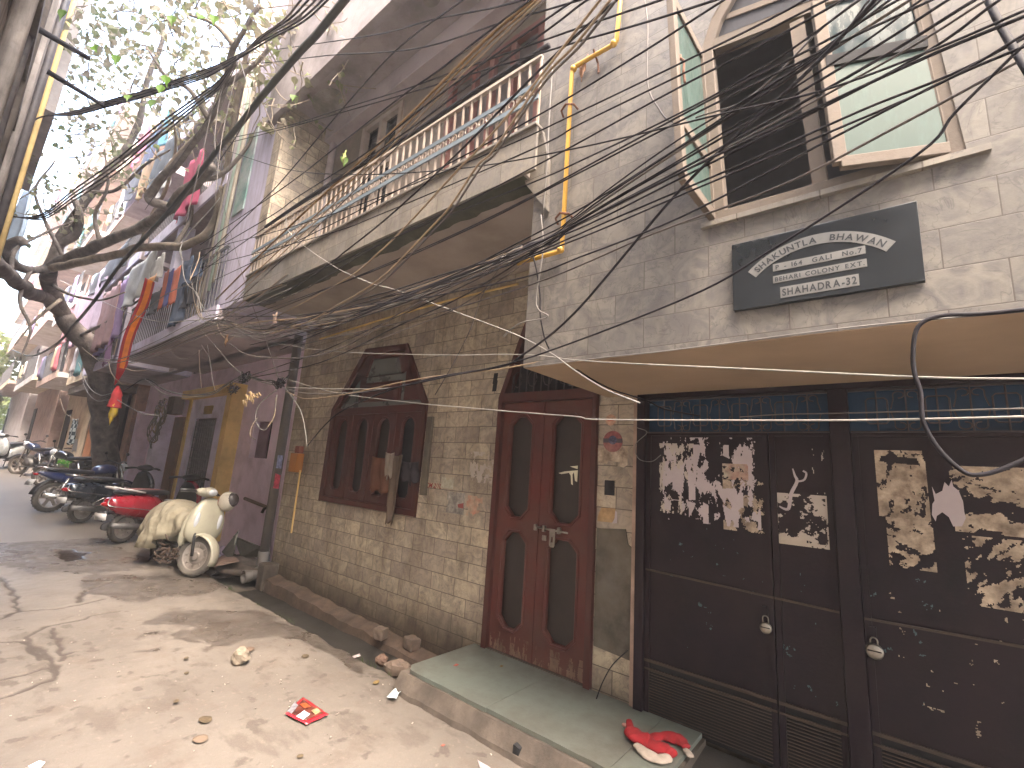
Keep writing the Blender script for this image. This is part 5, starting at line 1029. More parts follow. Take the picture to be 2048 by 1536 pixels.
def scooter(label, x, y, rz, paintm, steer=0, lean=0, cover=None, apron_col=None, seat2=None, rail=chrome, group='scooters and motorbikes parked along the lane', bumper=True):
    P = thing('scooter', label, 'scooter', (x, y, gz(x)+.0), rz, group); P.rotation_euler = (lean, 0, rz)
    B = lambda b, n, m, par=None, **k: b.build(n, m, par or P, local=True, smooth=True, **k)
    wheel(P, -.60, .225, .05); St = Matrix.Translation((.64, 0, 0)) @ Matrix.Rotation(steer, 4, 'Z') @ Matrix.Translation((-.64, 0, 0))
    wheel(P, .64, .235, .048, steer=steer)
    B(MB().loft([(-.97, 0, .635, .03, .03), (-.93, 0, .63, .10, .07), (-.80, 0, .585, .175, .145), (-.60, 0, .56, .215, .185), (-.38, 0, .535, .225, .205), (-.16, 0, .50, .19, .20), (.0, 0, .44, .13, .16), (.08, 0, .38, .09, .08)], 18), 'body_panel', paintm, sub=1)
    s = B(MB().loft([(-.84, 0, .775, .08, .02), (-.78, 0, .775, .12, .04), (-.55, 0, .78, .15, .052), (-.30, 0, .765, .145, .055), (-.02, 0, .75, .12, .05), (.07, 0, .735, .07, .03)], 16, 3), 'seat', seatm, sub=1)
    if seat2: B(MB().loft([(-.80, 0, .815, .08, .008), (-.55, 0, .822, .125, .012), (-.30, 0, .808, .12, .012), (-.02, 0, .79, .09, .01)], 14, 3), 'seat_top', seat2, s, sub=1)
    B(MB().box(.0, .46, -.17, .17, .29, .325), 'floorboard', blackp, bevel=.01)
    B(zloft([(.28, .44, 0, .20, .03), (.45, .47, 0, .225, .025), (.65, .49, 0, .225, .03), (.82, .47, 0, .15, .035), (.93, .45, 0, .09, .03)]), 'leg_shield', apron_col or blackp, sub=1)
    B(zloft([(.36, .53, 0, .10, .05), (.44, .555, 0, .21, .07), (.60, .575, 0, .235, .08), (.76, .56, 0, .205, .075), (.88, .53, 0, .135, .055), (.95, .50, 0, .07, .03)]), 'front_apron', paintm, sub=1)
    for sy in (-1, 1): B(MB().blob((.625, sy*.135, .66), (.022, .03, .095), 12, 8), 'indicator_lamp', lampm)
    # fender
    V = []; 
    for i in range(15):
        a = math.radians(-18+190*i/14); 
        for j in range(7):
            w = (j-3)/3; rr = .275-.03*w*w; V.append((.64+rr*math.cos(a), w*.088*(1-.25*abs(i-7)/7), .235+rr*math.sin(a)))
    F = [(i*7+j, i*7+j+1, (i+1)*7+j+1, (i+1)*7+j) for i in range(14) for j in range(6)]
    B(MB().add(V, F).xf(St), 'front_fender', paintm, solid=.006)
    f = MB()
    for sy in (-1, 1): f.tube([(.50, sy*.04, .82), (.58, sy*.075, .45), (.635, sy*.075, .235)], .017, 8)
    B(f.xf(St), 'fork', blackp)
    hb = MB().blob((.47, 0, 1.00), (.085, .17, .06), 16, 10).blob((.51, 0, 1.01), (.075, .11, .065), 14, 8); h = B(hb.xf(St), 'handlebar_cover', apron_col if cover else blackp)
    g = MB()
    for sy in (-1, 1):
        g.tube([(.46, sy*.15, 1.0), (.42, sy*.25, 1.0), (.38, sy*.34, .985)], [.018, .019, .02], 8); g.tube([(.50, sy*.18, .995), (.47, sy*.27, .98), (.41, sy*.36, .965)], .006, 6)
    B(g.xf(St), 'grips', blackp, h)
    B(MB().blob((.565, 0, 1.01), (.035, .075, .045), 14, 8).xf(St), 'headlight', lampm, h)
    B(MB().loft([(-.86, .125, .24, .03, .04), (-.74, .13, .26, .05, .085), (-.5, .13, .25, .055, .09), (-.25, .12, .25, .05, .07), (-.15, .11, .25, .03, .04)], 12, 3), 'engine_cover', engm, sub=1)
    B(MB().tube([(-.2, -.13, .22), (-.5, -.15, .24), (-.95, -.17, .30)], [.02, .05, .045], 12), 'exhaust', engm)
    B(MB().box(-.99, -.97, -.08, .08, .40, .49).box(-.97, -.80, -.03, .03, .45, .50), 'plate_holder', blackp); B(MB().box(-.998, -.991, -.10, .10, .37, .47), 'number_plate', platem)
    B(MB().blob((-.965, 0, .60), (.03, .09, .035), 12, 8), 'tail_lamp', redlamp)
    if rail: B(MB().tube(catmull([(-.50, .165, .77), (-.72, .17, .81), (-.93, .10, .85), (-.97, 0, .86), (-.93, -.10, .85), (-.72, -.17, .81), (-.50, -.165, .77)], 4), .013, 8), 'grab_rail', rail)
    if bumper:
        for sy in (-1, 1): B(MB().tube(catmull([(-.95, sy*.05, .70), (-1.03, sy*.14, .60), (-.85, sy*.22, .56), (-.45, sy*.245, .50), (-.12, sy*.235, .42), (.0, sy*.19, .32)], 5), .0085, 6), 'side_guard', chrome)
    B(MB().tube([(-.25, .1, .28), (-.30, .16, .02), (-.36, .22, .01)], .012, 6).tube([(-.25, -.1, .28), (-.33, -.16, .01)], .012, 6), 'stand', blackp)
    return P
redp = paint('red_scooter_paint', (.30, .008, .022), coat=1, rough=.25, dust=.05); blkp = paint('black_scooter_paint', (.014, .02, .03), coat=1, rough=.25, dust=.1)
creamp2 = paint('cream_scooter_paint', (.36, .34, .26), coat=.3, rough=.45, dust=.35)
scooter('red scooter with chrome side guard and red topped seat facing the lilac wall', -9.75, 2.55, math.radians(120), redp, seat2=C(.42, .10, .09, 'red_seat'), rail=M('silver_rail', (.62, .60, .58), .4, .1, 5, 0), steer=.25)
scooter('black scooter with silver trim parked behind the red scooter', -11.85, 2.33, math.radians(122), blkp, steer=.2)
# cream scooter, dusty, half wrapped in a crumpled sheet
SC = scooter('cream scooter half wrapped in a crumpled sheet, its front wheel turned towards the viewer', -7.50, 2.20, math.radians(3), creamp2, steer=math.radians(30), lean=math.radians(-9), cover=1, apron_col=creamp2, bumper=False, rail=None)
cv = MB(); n, m = 70, 48; V = []
ctrl = [(-1.0, .62, .34, .02), (-.90, .74, .30, .20), (-.70, .80, .22, .27), (-.42, .84, .16, .30), (-.12, .82, .20, .31), (.14, .78, .34, .30), (.34, .74, .42, .26), (.48, .70, .50, .2)]
for i in range(n+1):
    t = i/n*(len(ctrl)-1); k = min(int(t), len(ctrl)-2); f_ = t-k; x, top, bot, hw = [ctrl[k][q]*(1-f_)+ctrl[k+1][q]*f_ for q in range(4)]
    for j in range(m+1):
        a = PI*j/m; ca, sa = math.cos(a), math.sin(a); p = Vector((x, hw*math.copysign(abs(ca)**.62, ca), bot+(top-bot)*abs(sa)**.55))
        h = 1-abs(sa)**.55; p.y += math.copysign(.05*h, ca)*math.sin(x*13+3*noise.noise(Vector((x*2, 5, 0))))
        q = -.05*(abs(noise.noise(p*3.1+Vector((0, 0, p.x*2))))-.25)-.028*(abs(noise.noise(Vector((p.x*9, p.y*4, p.z*4+p.x*5))))-.2)+.03*noise.noise(p*2.2); p += Vector((0, ca, sa)).normalized()*q; p.z += .05*h*noise.noise(Vector((x*5, ca*2, 3)))
        V.append(p)
F = [(i*(m+1)+j, (i+1)*(m+1)+j, (i+1)*(m+1)+j+1, i*(m+1)+j+1) for i in range(n) for j in range(m)]
sheetm = M('dusty_cream_sheet', (.29, .26, .19), .7, .25, 5, .6, 7, dirt=(.17, .135, .085), damt=.45, bdist=.05)
o = cv.add(V, F).build('scooter_cover', sheetm, smooth=True, solid=.004)
o.location = SC.location; o.rotation_euler = SC.rotation_euler; tag(o, 'crumpled cream plastic sheet draped over the seat and side of the cream scooter', 'cover')
hel = thing('helmet', 'cream and dark helmet hanging on the handlebar of the cream scooter', 'helmet', (0, 0, 0)); hel.location = SC.matrix_basis @ Vector((.60, .16, .93))
MB().blob((0, 0, 0), (.11, .11, .13), 18, 12).build('shell', M('helmet_cream', (.50, .46, .38), .5, .2, 6, 0, dirt=(.2, .17, .14), damt=.4), hel, local=True, smooth=True)
MB().blob((.035, .03, .02), (.09, .09, .10), 16, 10).build('visor', M('dark_visor', (.06, .05, .05), .2, .2, 5, 0), hel, local=True, smooth=True)
MB().lathe([(.108, -.02), (.116, -.01), (.108, .0)], (0, 0, .0), 'x', 20, False).build('trim', C(.30, .03, .02), hel, local=True, smooth=True)
b = MB(); c_ = SC.matrix_basis @ Vector((.55, -.30, .10)); r = random.Random(4)
for k in range(40):
    d = Vector((r.gauss(0, .12), r.gauss(0, .07), abs(r.gauss(0, .12)))); e = Vector((r.gauss(0, 1), r.gauss(0, 1), .4)).normalized()*.09; b.tube([c_+d, c_+d+e*.5, c_+d+e], [.006, .012, .004], 4)
c_.z = 0
tag(b.build('dry_weeds', M('dry_brown_weed', (.055, .035, .025), .9, .4, 20)), 'clump of dry brown leaves and mud against the front wheel of the cream scooter', 'weeds')
def motorbike(label, x, y, rz, col, steer=0):
    P = thing('motorbike', label, 'motorbike', (x, y, gz(x)), rz, 'scooters and motorbikes parked along the lane')
    B = lambda b, n, m, par=None, **k: b.build(n, m, par or P, local=True, smooth=True, **k)
    wheel(P, -.62, .29, .05, spokes=6); wheel(P, .66, .29, .045, spokes=6, steer=steer)
    St = Matrix.Translation((.66, 0, 0)) @ Matrix.Rotation(steer, 4, 'Z') @ Matrix.Translation((-.66, 0, 0))
    B(MB().loft([(-.02, 0, .80, .08, .06), (.06, 0, .83, .13, .09), (.22, 0, .86, .15, .11), (.36, 0, .85, .13, .10), (.46, 0, .82, .07, .06)], 16), 'fuel_tank', col, sub=1)
    B(MB().loft([(-.80, 0, .82, .05, .03), (-.70, 0, .81, .10, .04), (-.4, 0, .80, .12, .05), (-.1, 0, .77, .11, .05), (.03, 0, .78, .09, .04)], 14, 3), 'seat', seatm, sub=1)
    B(MB().loft([(-.92, 0, .76, .03, .02), (-.78, 0, .73, .09, .06), (-.5, 0, .66, .12, .11), (-.2, 0, .60, .12, .12), (-.08, 0, .58, .08, .08)], 14), 'side_panel', col, sub=1)
    e = MB().loft([(-.10, 0, .36, .10, .08), (.05, 0, .38, .13, .13), (.22, 0, .42, .12, .14), (.32, 0, .48, .07, .08)], 12, 4)
    for k in range(6): e.box(.12, .34, -.10, .10, .46+.028*k, .47+.028*k)
    B(e, 'engine', engm); f = MB()
    for sy in (-1, 1): f.tube([(.47, sy*.08, .95), (.56, sy*.08, .62), (.66, sy*.08, .29)], .021, 8)
    B(f.xf(St), 'fork', chrome); B(MB().tube([(.42, 0, .85), (.38, 0, .45), (.1, 0, .28), (-.3, 0, .32), (-.62, 0, .29)], .02, 8).tube([(.4, 0, .78), (-.3, 0, .68), (-.85, 0, .74)], .018, 8), 'frame', blackp)
    for sy in (-1, 1): B(MB().tube([(-.62, sy*.12, .29), (-.45, sy*.12, .66)], .026, 8), 'shock_absorber', chrome)
    h = B(MB().tube(catmull([(.38, .36, 1.0), (.42, .2, 1.03), (.46, 0, .98), (.42, -.2, 1.03), (.38, -.36, 1.0)], 4), .014, 8).xf(St), 'handlebar', blackp)
    B(MB().blob((.58, 0, .90), (.07, .09, .09), 14, 10).xf(St), 'headlight', lampm)
    for sy in (-1, 1): B(MB().tube([(.40, sy*.25, 1.02), (.38, sy*.33, 1.16)], .006, 5).blob((.38, sy*.34, 1.19), (.015, .055, .035), 10, 6).xf(St), 'mirror', blackp, h)
    B(MB().tube([(.3, -.12, .3), (.0, -.15, .24), (-.4, -.16, .26), (-.85, -.17, .36)], [.018, .022, .04, .045], 10), 'exhaust', chrome)
    V = []
    for i in range(12):
        a = math.radians(20+150*i/11)
        for j in range(5): w = (j-2)/2; V.append((.66+(.335-.02*w*w)*math.cos(a), w*.06, .29+(.335-.02*w*w)*math.sin(a)))
    B(MB().add(V, [(i*5+j, i*5+j+1, (i+1)*5+j+1, (i+1)*5+j) for i in range(11) for j in range(4)]).xf(St), 'front_fender', col, solid=.005)
    V = []
    for i in range(12):
        a = math.radians(40+130*i/11)
        for j in range(5): w = (j-2)/2; V.append((-.62+(.345-.02*w*w)*math.cos(a), w*.075, .29+(.345-.02*w*w)*math.sin(a)))
    B(MB().add(V, [(i*5+j, i*5+j+1, (i+1)*5+j+1, (i+1)*5+j) for i in range(11) for j in range(4)]), 'rear_fender', blackp, solid=.005)
    B(MB().blob((-.95, 0, .73), (.03, .08, .03), 10, 6), 'tail_lamp', redlamp); B(MB().obox((-1.0, 0, .58), (.005, 0, -.001), (0, .11, 0), (.02, 0, .055)), 'number_plate', platem)
    B(MB().tube(catmull([(-.45, .13, .83), (-.8, .11, .86), (-.93, 0, .87), (-.8, -.11, .86), (-.45, -.13, .83)], 3), .011, 6), 'grab_rail', chrome)
    for sy in (-1, 1): B(MB().tube([(0, sy*.12, .28), (-.05, sy*.30, .27)], .014, 6), 'foot_rest', blackp)
    B(MB().tube([(-.1, .1, .3), (-.15, .28, .0)], .012, 6), 'side_stand', blackp)
    return P
motorbike('dark blue and black motorbike with a white number plate, seen from behind', -13.1, 2.1, math.radians(112), paint('navy_paint', (.02, .03, .10), coat=1, dust=.1))
motorbike('black motorbike with blue tank further up the lane', -16.6, 2.15, math.radians(-150), paint('gloss_black', (.015, .017, .02), coat=1, dust=.1), .3)
motorbike('black motorbike with mirrors beside the orange planter', -19.4, 1.75, math.radians(-160), paint('blue_black', (.02, .03, .07), coat=1, dust=.1), .4)
scooter('white and grey scooter furthest up the lane at the left edge', -21.8, 1.35, math.radians(-25), paint('light_grey_paint', (.34, .36, .37), coat=.6, dust=.2), steer=.3)

# ================================================================== SMALL THINGS ON THE GROUND
def rock(name, label, px, py, r, mat, seed, z=0, cat='stone', jit=.9, Y=None, rz=0):
    c = WZ(px, py, z); b = MB().blob((0, 0, 0), r, 14, 9, jit, seed).xf(Matrix.Translation((c.x, c.y, z+r[2]*.8)) @ Matrix.Rotation(rz, 4, 'Z')); return tag(b.build(name, mat, smooth=False), label, cat)
rock('rock', 'pale angular stone with a mossy side lying alone on the lane', 480, 1326, (.075, .06, .058), M('pale_stone', (.20, .165, .125), .9, .25, 9, .5, 40, dirt=(.2, .19, .1), damt=.4), 3, jit=.35)
def brk(label, px, py, z, s, rz, mat=brick, tilt=0):
    c = WZ(px, py, z); b = MB().loft([(s[0]*(-1+2*i/8)*1.0, 0, s[2], s[1]*(.93 if i in (0, 8) else 1), s[2]*(.93 if i in (0, 8) else 1)) for i in range(9)], 24, 9); b.v = [tuple(Vector(v)+Vector((noise.noise(Vector(v)*22), noise.noise(Vector(v)*22+Vector((5, 0, 0))), noise.noise(Vector(v)*22+Vector((0, 9, 0)))))*.008) for v in b.v]; b.xf(Matrix.Translation((c.x, c.y, z)) @ Matrix.Rotation(rz, 4, 'Z') @ Matrix.Rotation(tilt, 4, 'X')); return tag(b.build('brick', mat), label, 'brick')
pb = M('pale_brick', (.15, .11, .085), .9, .3, 9, .5, 40, dirt=(.12, .09, .07), damt=.4)
brk('single brick standing on the ledge in the gutter, leftmost of the loose bricks', 760, 1278, -.06, (.055, .045, .05), .3, pb)
brk('brick end lying against the tiled wall left of the step', 822, 1298, -.08, (.07, .05, .05), -.1, pb)
rock('brick_piece', 'rounded broken brick in the gutter near the step corner', 762, 1330, (.055, .05, .045), brick, 5, -.06, 'brick', .3)
rock('brick_piece', 'pinkish broken brick wedged at the left corner of the step', 795, 1350, (.11, .06, .06), pb, 9, -.04, 'brick', .3, rz=.5)
def flatthing(name, label, cat, pts, mat, z=.012, h=.02, sub=6, seed=0):
    q = [WZ(x, y, z) for x, y in pts]; V = []; n = sub; a, b_, c, d = q
    for i in range(n+1):
        for j in range(n+1):
            u, v = i/n, j/n
            if cat == 'leaf': U, V_ = 2*u-1, 2*v-1; u, v = .5+.5*U*math.sqrt(1-V_*V_/2)+.05*noise.noise(Vector((u*5, v*5, seed))), .5+.5*V_*math.sqrt(1-U*U/2)+.06*noise.noise(Vector((u*5, v*5, seed+4)))
            p = (a*(1-u)+b_*u)*(1-v)+(d*(1-u)+c*u)*v; e = max(0, 1-3*min(u, v, 1-u, 1-v)); V.append(p+Vector((0, 0, h*(.4+.6*noise.noise(p*14+Vector((seed, 0, 0))))*(.4+e))))
    F = [(i*(n+1)+j, (i+1)*(n+1)+j, (i+1)*(n+1)+j+1, i*(n+1)+j+1) for i in range(n) for j in range(n)]
    return tag(MB().add(V, F).build(name, mat, smooth=True, solid=.002), label, cat)
pk = thing('snack_packet', 'flattened red and brown snack packet with a white panel lying on the lane', 'packet', (-2.95, 1.75, 0))
def pkt(name, pts, mat, z):
    o = flatthing(name, '', '', pts, mat, z, .006, 8, 1); del o['label']; del o['category']; o.parent = pk
    o.location = -Vector(pk.location); return o
pkt('wrapper', [(569, 1432), (612, 1400), (657, 1434), (610, 1450)][:0] or [(570, 1428), (606, 1395), (657, 1430), (612, 1450)], M('packet_red', (.42, .02, .03), .35, .3, 12, .1, 30, coat=.6), .012)
pkt('printed_side', [(580, 1426), (607, 1400), (647, 1428), (611, 1442)], M('packet_brown', (.11, .03, .022), .35, .6, 30, .1, 30, dirt=(.32, .10, .04), damt=.4, coat=.6), .016)
pkt('white_panel', [(592, 1433), (608, 1422), (620, 1429), (606, 1441)], M('packet_white', (.60, .64, .70), .4), .020)
pkt('printed_patch', [(622, 1423), (634, 1418), (642, 1425), (630, 1431)], M('packet_cream_print', (.34, .22, .12), .4, .6, 50, 0), .021)
pkt('printed_patch', [(600, 1410), (612, 1406), (622, 1414), (609, 1418)], M('packet_orange_print', (.34, .07, .02), .4, .6, 50, 0), .021)
pkt('silver_corner', [(574, 1424), (590, 1405), (596, 1412), (583, 1428)], M('packet_silver', (.4, .38, .42), .3, .5, 30, 0, metal=.5), .020)
flatthing('crumpled_wrapper', 'white and turquoise crumpled wrapper lying against the step', 'wrapper', [(773, 1396), (793, 1380), (808, 1378), (792, 1402)], M('white_teal_wrapper', (.52, .60, .60), .4, .25, 25, .1), .012, .03)
flatthing('paper_scrap', 'white paper scrap at the bottom left edge of the lane', 'paper', [(55, 1536), (78, 1523), (90, 1526), (75, 1545)], M('bluish_white', (.60, .64, .68), .5), .008, .01)
flatthing('paper_scrap', 'small white torn paper on the gutter edge above the step', 'paper', [(704, 1313), (719, 1308), (721, 1313), (708, 1318)], paper_white, -.0, .008, 3)
flatthing('paper_scrap', 'white scrap at the bottom of the picture left of the drain hole', 'paper', [(955, 1522), (975, 1534), (990, 1545), (960, 1536)], paper_white, .008, .01, 3)
lfm = M('dry_brown_leaf', (.085, .06, .032), .8, .4, 20, .2); lfy = M('yellowish_leaf', (.20, .135, .05), .8, .3, 20, .2)
for k, (x, y, s, m_, lab) in enumerate([(752, 1366, 12, lfy, 'curled yellow leaf beside the step'), (500, 1299, 16, M('tan_leaf_a', (.15, .10, .07), .9), 'pale brown leaf just above the lone stone'), (410, 1440, 24, lfm, 'large olive brown leaf left of the red packet'), (400, 1478, 28, M('tan_leaf_b', (.14, .10, .07), .9), 'broad tan leaf near the bottom of the lane'), (352, 1404, 11, lfm, 'small brown leaf above the olive leaf'), (373, 1346, 9, lfm, 'small brown leaf left of the lone stone'), (600, 1512, 12, lfm, 'olive leaf at the bottom under the packet'), (610, 1313, 13, lfm, 'dark green leaf near the wet patch'), (372, 1318, 9, lfm, 'tiny green leaf right of the L shaped crack'), (1003, 1334, 5, lfy, 'yellow petal on the green slate step'), (886, 1490, 6, C(.5, .10, .04), 'small orange red scrap left of the drain hole'), (912, 1332, 7, C(.55, .06, .02), 'orange red scrap on the green slate step')]):
    z = .145 if x in (1003, 912) else .008
    flatthing('fallen_leaf' if 'leaf' in lab else 'scrap', lab, 'leaf' if 'leaf' in lab else 'scrap', [(x-s*.8, y+s*.16), (x, y-s*.36), (x+s*.8, y-s*.08), (x+s*.08, y+s*.4)], m_, z, .012, 4, k)
lit = MB(); r = random.Random(8)
for k in range(260):
    x, y = r.uniform(-8, 1), r.uniform(.3, 2.44); s = .003+.006*r.random()**3; a = r.random()*6
    lit.obox((x, y, .008+fbm(x*1.6, y*1.6)*.006), (s*math.cos(a), s*math.sin(a), 0), (-s*.5*math.sin(a), s*.5*math.cos(a), 0), (0, 0, .002))
o = lit.build('grit', M('mixed_grit', (.30, .26, .22), .9, .9, 60, 0)); o['label'] = 'scattered grit and tiny scraps on the lane'; stru(o, 'stuff')
gm = MB()
for k in range(520):
    x = r.choice([r.uniform(-6.4, -2.9), r.gauss(-6.1, .15)]); y = 2.44+abs(r.gauss(0, .02)); 
    if fbm(x*2, 3) < .02: continue
    h = .012+.02*r.random(); a = r.uniform(-.01, .01); gm.add([(x-.002, y, -.02), (x+.002, y, -.02), (x+a, y+a, h)], [(0, 1, 2)])
o = gm.build('moss_and_grass', M('gutter_grass', (.07, .11, .03), .9, .3, 10)); o['label'] = 'short weeds and moss growing along the gutter edge'; stru(o, 'stuff')
# red and white cloth on the step
rc = thing('red_white_cloth', 'crumpled red cloth with off white trim lying at the right end of the step', 'cloth', (-1.25, 2.85, .145))
redf = M('red_fleece', (.22, .006, .01), .95, .2, 20, .6, 120); whf = M('dirty_white_fleece', (.30, .25, .21), .95, .2, 20, .6, 120)
def roll(pts, rs, m_, nm, sq=.55):
    q = catmull([WZ(x, y, z) for x, y, z in pts], 6); n = len(q); R = [rs[min(int(i/(n-1)*(len(rs)-1)), len(rs)-1)] for i in range(n)]
    b = MB().tube(q, R, 12); zc = .142
    V = []
    for i, v in enumerate(b.v):
        c = q[i//12] if i//12 < n else q[-1]; v = Vector(v); k = 1+.55*noise.noise(v*16)+.35*noise.noise(v*38); v = c+(v-c)*k; v.z = zc+max(0, (v.z-c.z)*sq+max(R)*.55); V.append(v)
    b.v = [tuple(v) for v in V]; return b.build(nm, m_, rc, smooth=True, sub=1)
roll([(1258, 1440, .17), (1262, 1462, .17), (1282, 1478, .17), (1300, 1484, .17)], [.02, .05, .055, .04], redf, 'sleeve')
roll([(1300, 1470, .18), (1330, 1466, .18), (1358, 1478, .17), (1375, 1492, .17)], [.03, .04, .035, .03], redf, 'sleeve')
roll([(1285, 1478, .16), (1310, 1492, .17), (1335, 1505, .16), (1345, 1513, .16)], [.045, .05, .04, .02], redf, 'body')
roll([(1246, 1434, .19), (1262, 1440, .2), (1276, 1455, .2), (1284, 1468, .2)], [.015, .022, .024, .02], M('pink_trim', (.50, .25, .22), .95, .2, 20, .6), 'trim')
roll([(1272, 1490, .16), (1290, 1505, .16), (1315, 1518, .16), (1342, 1519, .15)], [.03, .032, .03, .015], whf, 'trim')
roll([(1280, 1462, .22), (1300, 1470, .23), (1312, 1488, .22), (1300, 1492, .2)], [.012, .022, .02, .012], whf, 'trim')
roll([(1372, 1484, .19), (1380, 1490, .2), (1380, 1500, .18)], [.018, .022, .016], whf, 'cuff')

# ================================================================== OVERHEAD WIRES
def wire(pts, y0, y1, rad, mat, label, grp='overhead cables crossing the house front', name='overhead_cable', k=6, n=6):
    xs = [p[0] for p in pts]; a, b = min(xs), max(xs); Q = []
    for p in pts:
        t = (p[0]-a)/(b-a+1e-6); Y = p[2] if len(p) > 2 else y0+(y1-y0)*t; Q.append(WY(p[0], p[1], Y) if Y > 0 else WX(p[0], p[1], Y))
    o = MB().tube(catmull(Q, k), rad*(1.02 if rad < .012 else .85), n).build(name, mat, smooth=True); return tag(o, label, 'cable', grp)
BK = 'thin black cable running across the marble bay towards the tangle on the left'
A = [([(420, 290), (468, 306), (576, 339), (712, 349), (920, 337), (1150, 297), (1443, 228), (1648, 180), (1865, 100), (2060, 16)], .0042),
     ([(560, 700), (700, 640), (850, 577), (1050, 497), (1200, 425), (1362, 345), (1550, 255), (1648, 209), (1851, 115), (2060, 28)], .0055),
     ([(430, 660), (480, 670), (576, 656), (693, 636), (800, 599), (955, 552), (1160, 476), (1362, 390), (1655, 266), (1878, 168), (2060, 62)], .0042),
     ([(430, 632), (576, 632), (712, 613), (800, 602), (867, 592), (1050, 554), (1160, 514), (1362, 434), (1648, 285), (1880, 166), (2060, 88)], .0045),
     ([(690, 790), (790, 775), (900, 752), (1050, 718), (1362, 600), (1538, 503), (1831, 312), (1912, 223), (2060, 78)], .0045),
     ([(400, 501), (525, 470), (644, 435), (760, 394), (994, 300), (1160, 223), (1420, 98), (1550, 33), (1620, -6)], .0045),
     ([(400, 536), (634, 474), (760, 429), (1061, 300), (1160, 248), (1420, 121), (1550, 53), (1665, -6)], .0045),
     ([(400, 624), (560, 600), (760, 489), (1053, 370), (1158, 323), (1362, 225), (1550, 120), (1727, -6)], .0045)]
def yat(p, x):
    q = sorted(p)
    for a, b in zip(q, q[1:]):
        if a[0] <= x <= b[0]: return a[1]+(b[1]-a[1])*(x-a[0])/(b[0]-a[0]+1e-6)
    return q[0][1] if x < q[0][0] else q[-1][1]
NTH = ['topmost', 'second', 'third', 'fourth', 'fifth', 'sixth', 'seventh', 'lowest']
def ranks(ps, x):
    o = sorted(range(len(ps)), key=lambda i: yat(ps[i], x)); return [o.index(i) for i in range(len(ps))]
ra = ranks([p for p, _ in A], 1160)
for i, (p, rr) in enumerate(A): wire(p, 1.75, 1.35, rr*.85, wire_black, 'thin black cable over the marble bay, %s of eight at the gas pipe' % NTH[ra[i]])
ends = [1745, 1790, 1832, 1852, 1908, 1962, 1985, 2010]; m2 = [(1636, 110), (1650, 95), (1680, 90), (1690, 110), (1700, 125), (1720, 140), (1760, 130), (1790, 140)]
m1 = [276, 292, 298, 318, 323, 339, 345, 356]; m0 = [384, 393, 399, 408, 411, 419, 424, 433]
lefts = [[(1090, 470), (900, 548), (760, 596), (600, 640)], [(1085, 480), (900, 560), (760, 608), (640, 655), (500, 690)], [(1088, 486), (920, 566), (800, 626), (690, 693), (595, 716), (498, 710), (459, 687)], [(1090, 490), (910, 580), (780, 640), (634, 706), (496, 753)],
         [(1086, 492), (930, 590), (800, 650), (640, 725), (496, 757)], [(1084, 494), (900, 545), (790, 580), (700, 605), (615, 640)], [(1092, 496), (940, 600), (860, 640), (700, 700)], [(1080, 488), (950, 545), (860, 575), (740, 600)]]
for i in range(8):
    wire(list(reversed(lefts[i]))+[(1140, 452+(m0[i]-408)*.5), (1210, m0[i]), (1362, m1[i]), m2[i], (ends[i], -8)], 1.9, 1.45, .0037+.0007*(i % 3), [wire_black, wire_maroon][i % 4 == 2], 'black cable fanning out from the bay corner splice, %s one at the left window sash' % NTH[i], 'cables bundled at the bay corner')
FAN = [([(430, 668), (600, 600), (820, 508), (1010, 420), (1200, 318), (1420, 200), (1640, 88), (1810, -8)], 1.85, 1.4), ([(440, 610), (640, 540), (860, 440), (1090, 322), (1330, 190), (1560, 70), (1700, -8)], 1.8, 1.4), ([(520, 700), (760, 622), (1000, 535), (1240, 432), (1480, 330), (1720, 222), (1900, 150), (2060, 70)], 1.9, 1.5),
       ([(600, 690), (820, 640), (1060, 570), (1300, 470), (1560, 372), (1800, 250), (2060, 110)], 1.95, 1.45), ([(430, 560), (620, 470), (850, 352), (1060, 240), (1260, 120), (1460, -8)], 1.8, 1.35), ([(470, 640), (700, 560), (930, 462), (1150, 350), (1380, 232), (1650, 100), (1880, -8)], 1.85, 1.4), ([(640, 655), (850, 575), (1100, 452), (1350, 300), (1600, 140), (1770, -8)], 1.95, 1.4)]
for i, (p, a, b) in enumerate(FAN): wire(p, a, b, .0042, [wire_black, wire_maroon][i == 3], 'long black cable fanning down from top right, %s of seven above the door' % NTH[ranks([q[0] for q in FAN], 1000)[i]].replace('lowest', 'last'), 'long fanning cables')
tag(MB().tube(catmull([WY(a, b, 1.88) for a, b in [(985, 530), (1020, 512), (1062, 492), (1100, 476), (1140, 455)]], 6), [.006, .010, .013, .014, .016, .013, .012, .010, .009, .012, .016, .018, .02, .018, .014, .012, .012, .011, .010, .009, .008, .007, .006, .005, .005], 8).build('cable_splice', wire_black, smooth=True), 'thick black taped cable splice at the bay corner', 'cable')
wc = MB(); c = WY(1012, 519, 1.87)
for k in range(4): wc.tube([c+Vector((.012*k-.018+.02*math.cos(a*PI/6)*.4, .0, .02*math.sin(a*PI/6)))+Vector((0, .02*math.cos(a*PI/6), 0)) for a in range(13)], .003, 5)
tag(wc.build('wire_tie', wire_grey), 'grey wire twisted round the cable bundle near the bay corner', 'wire tie')
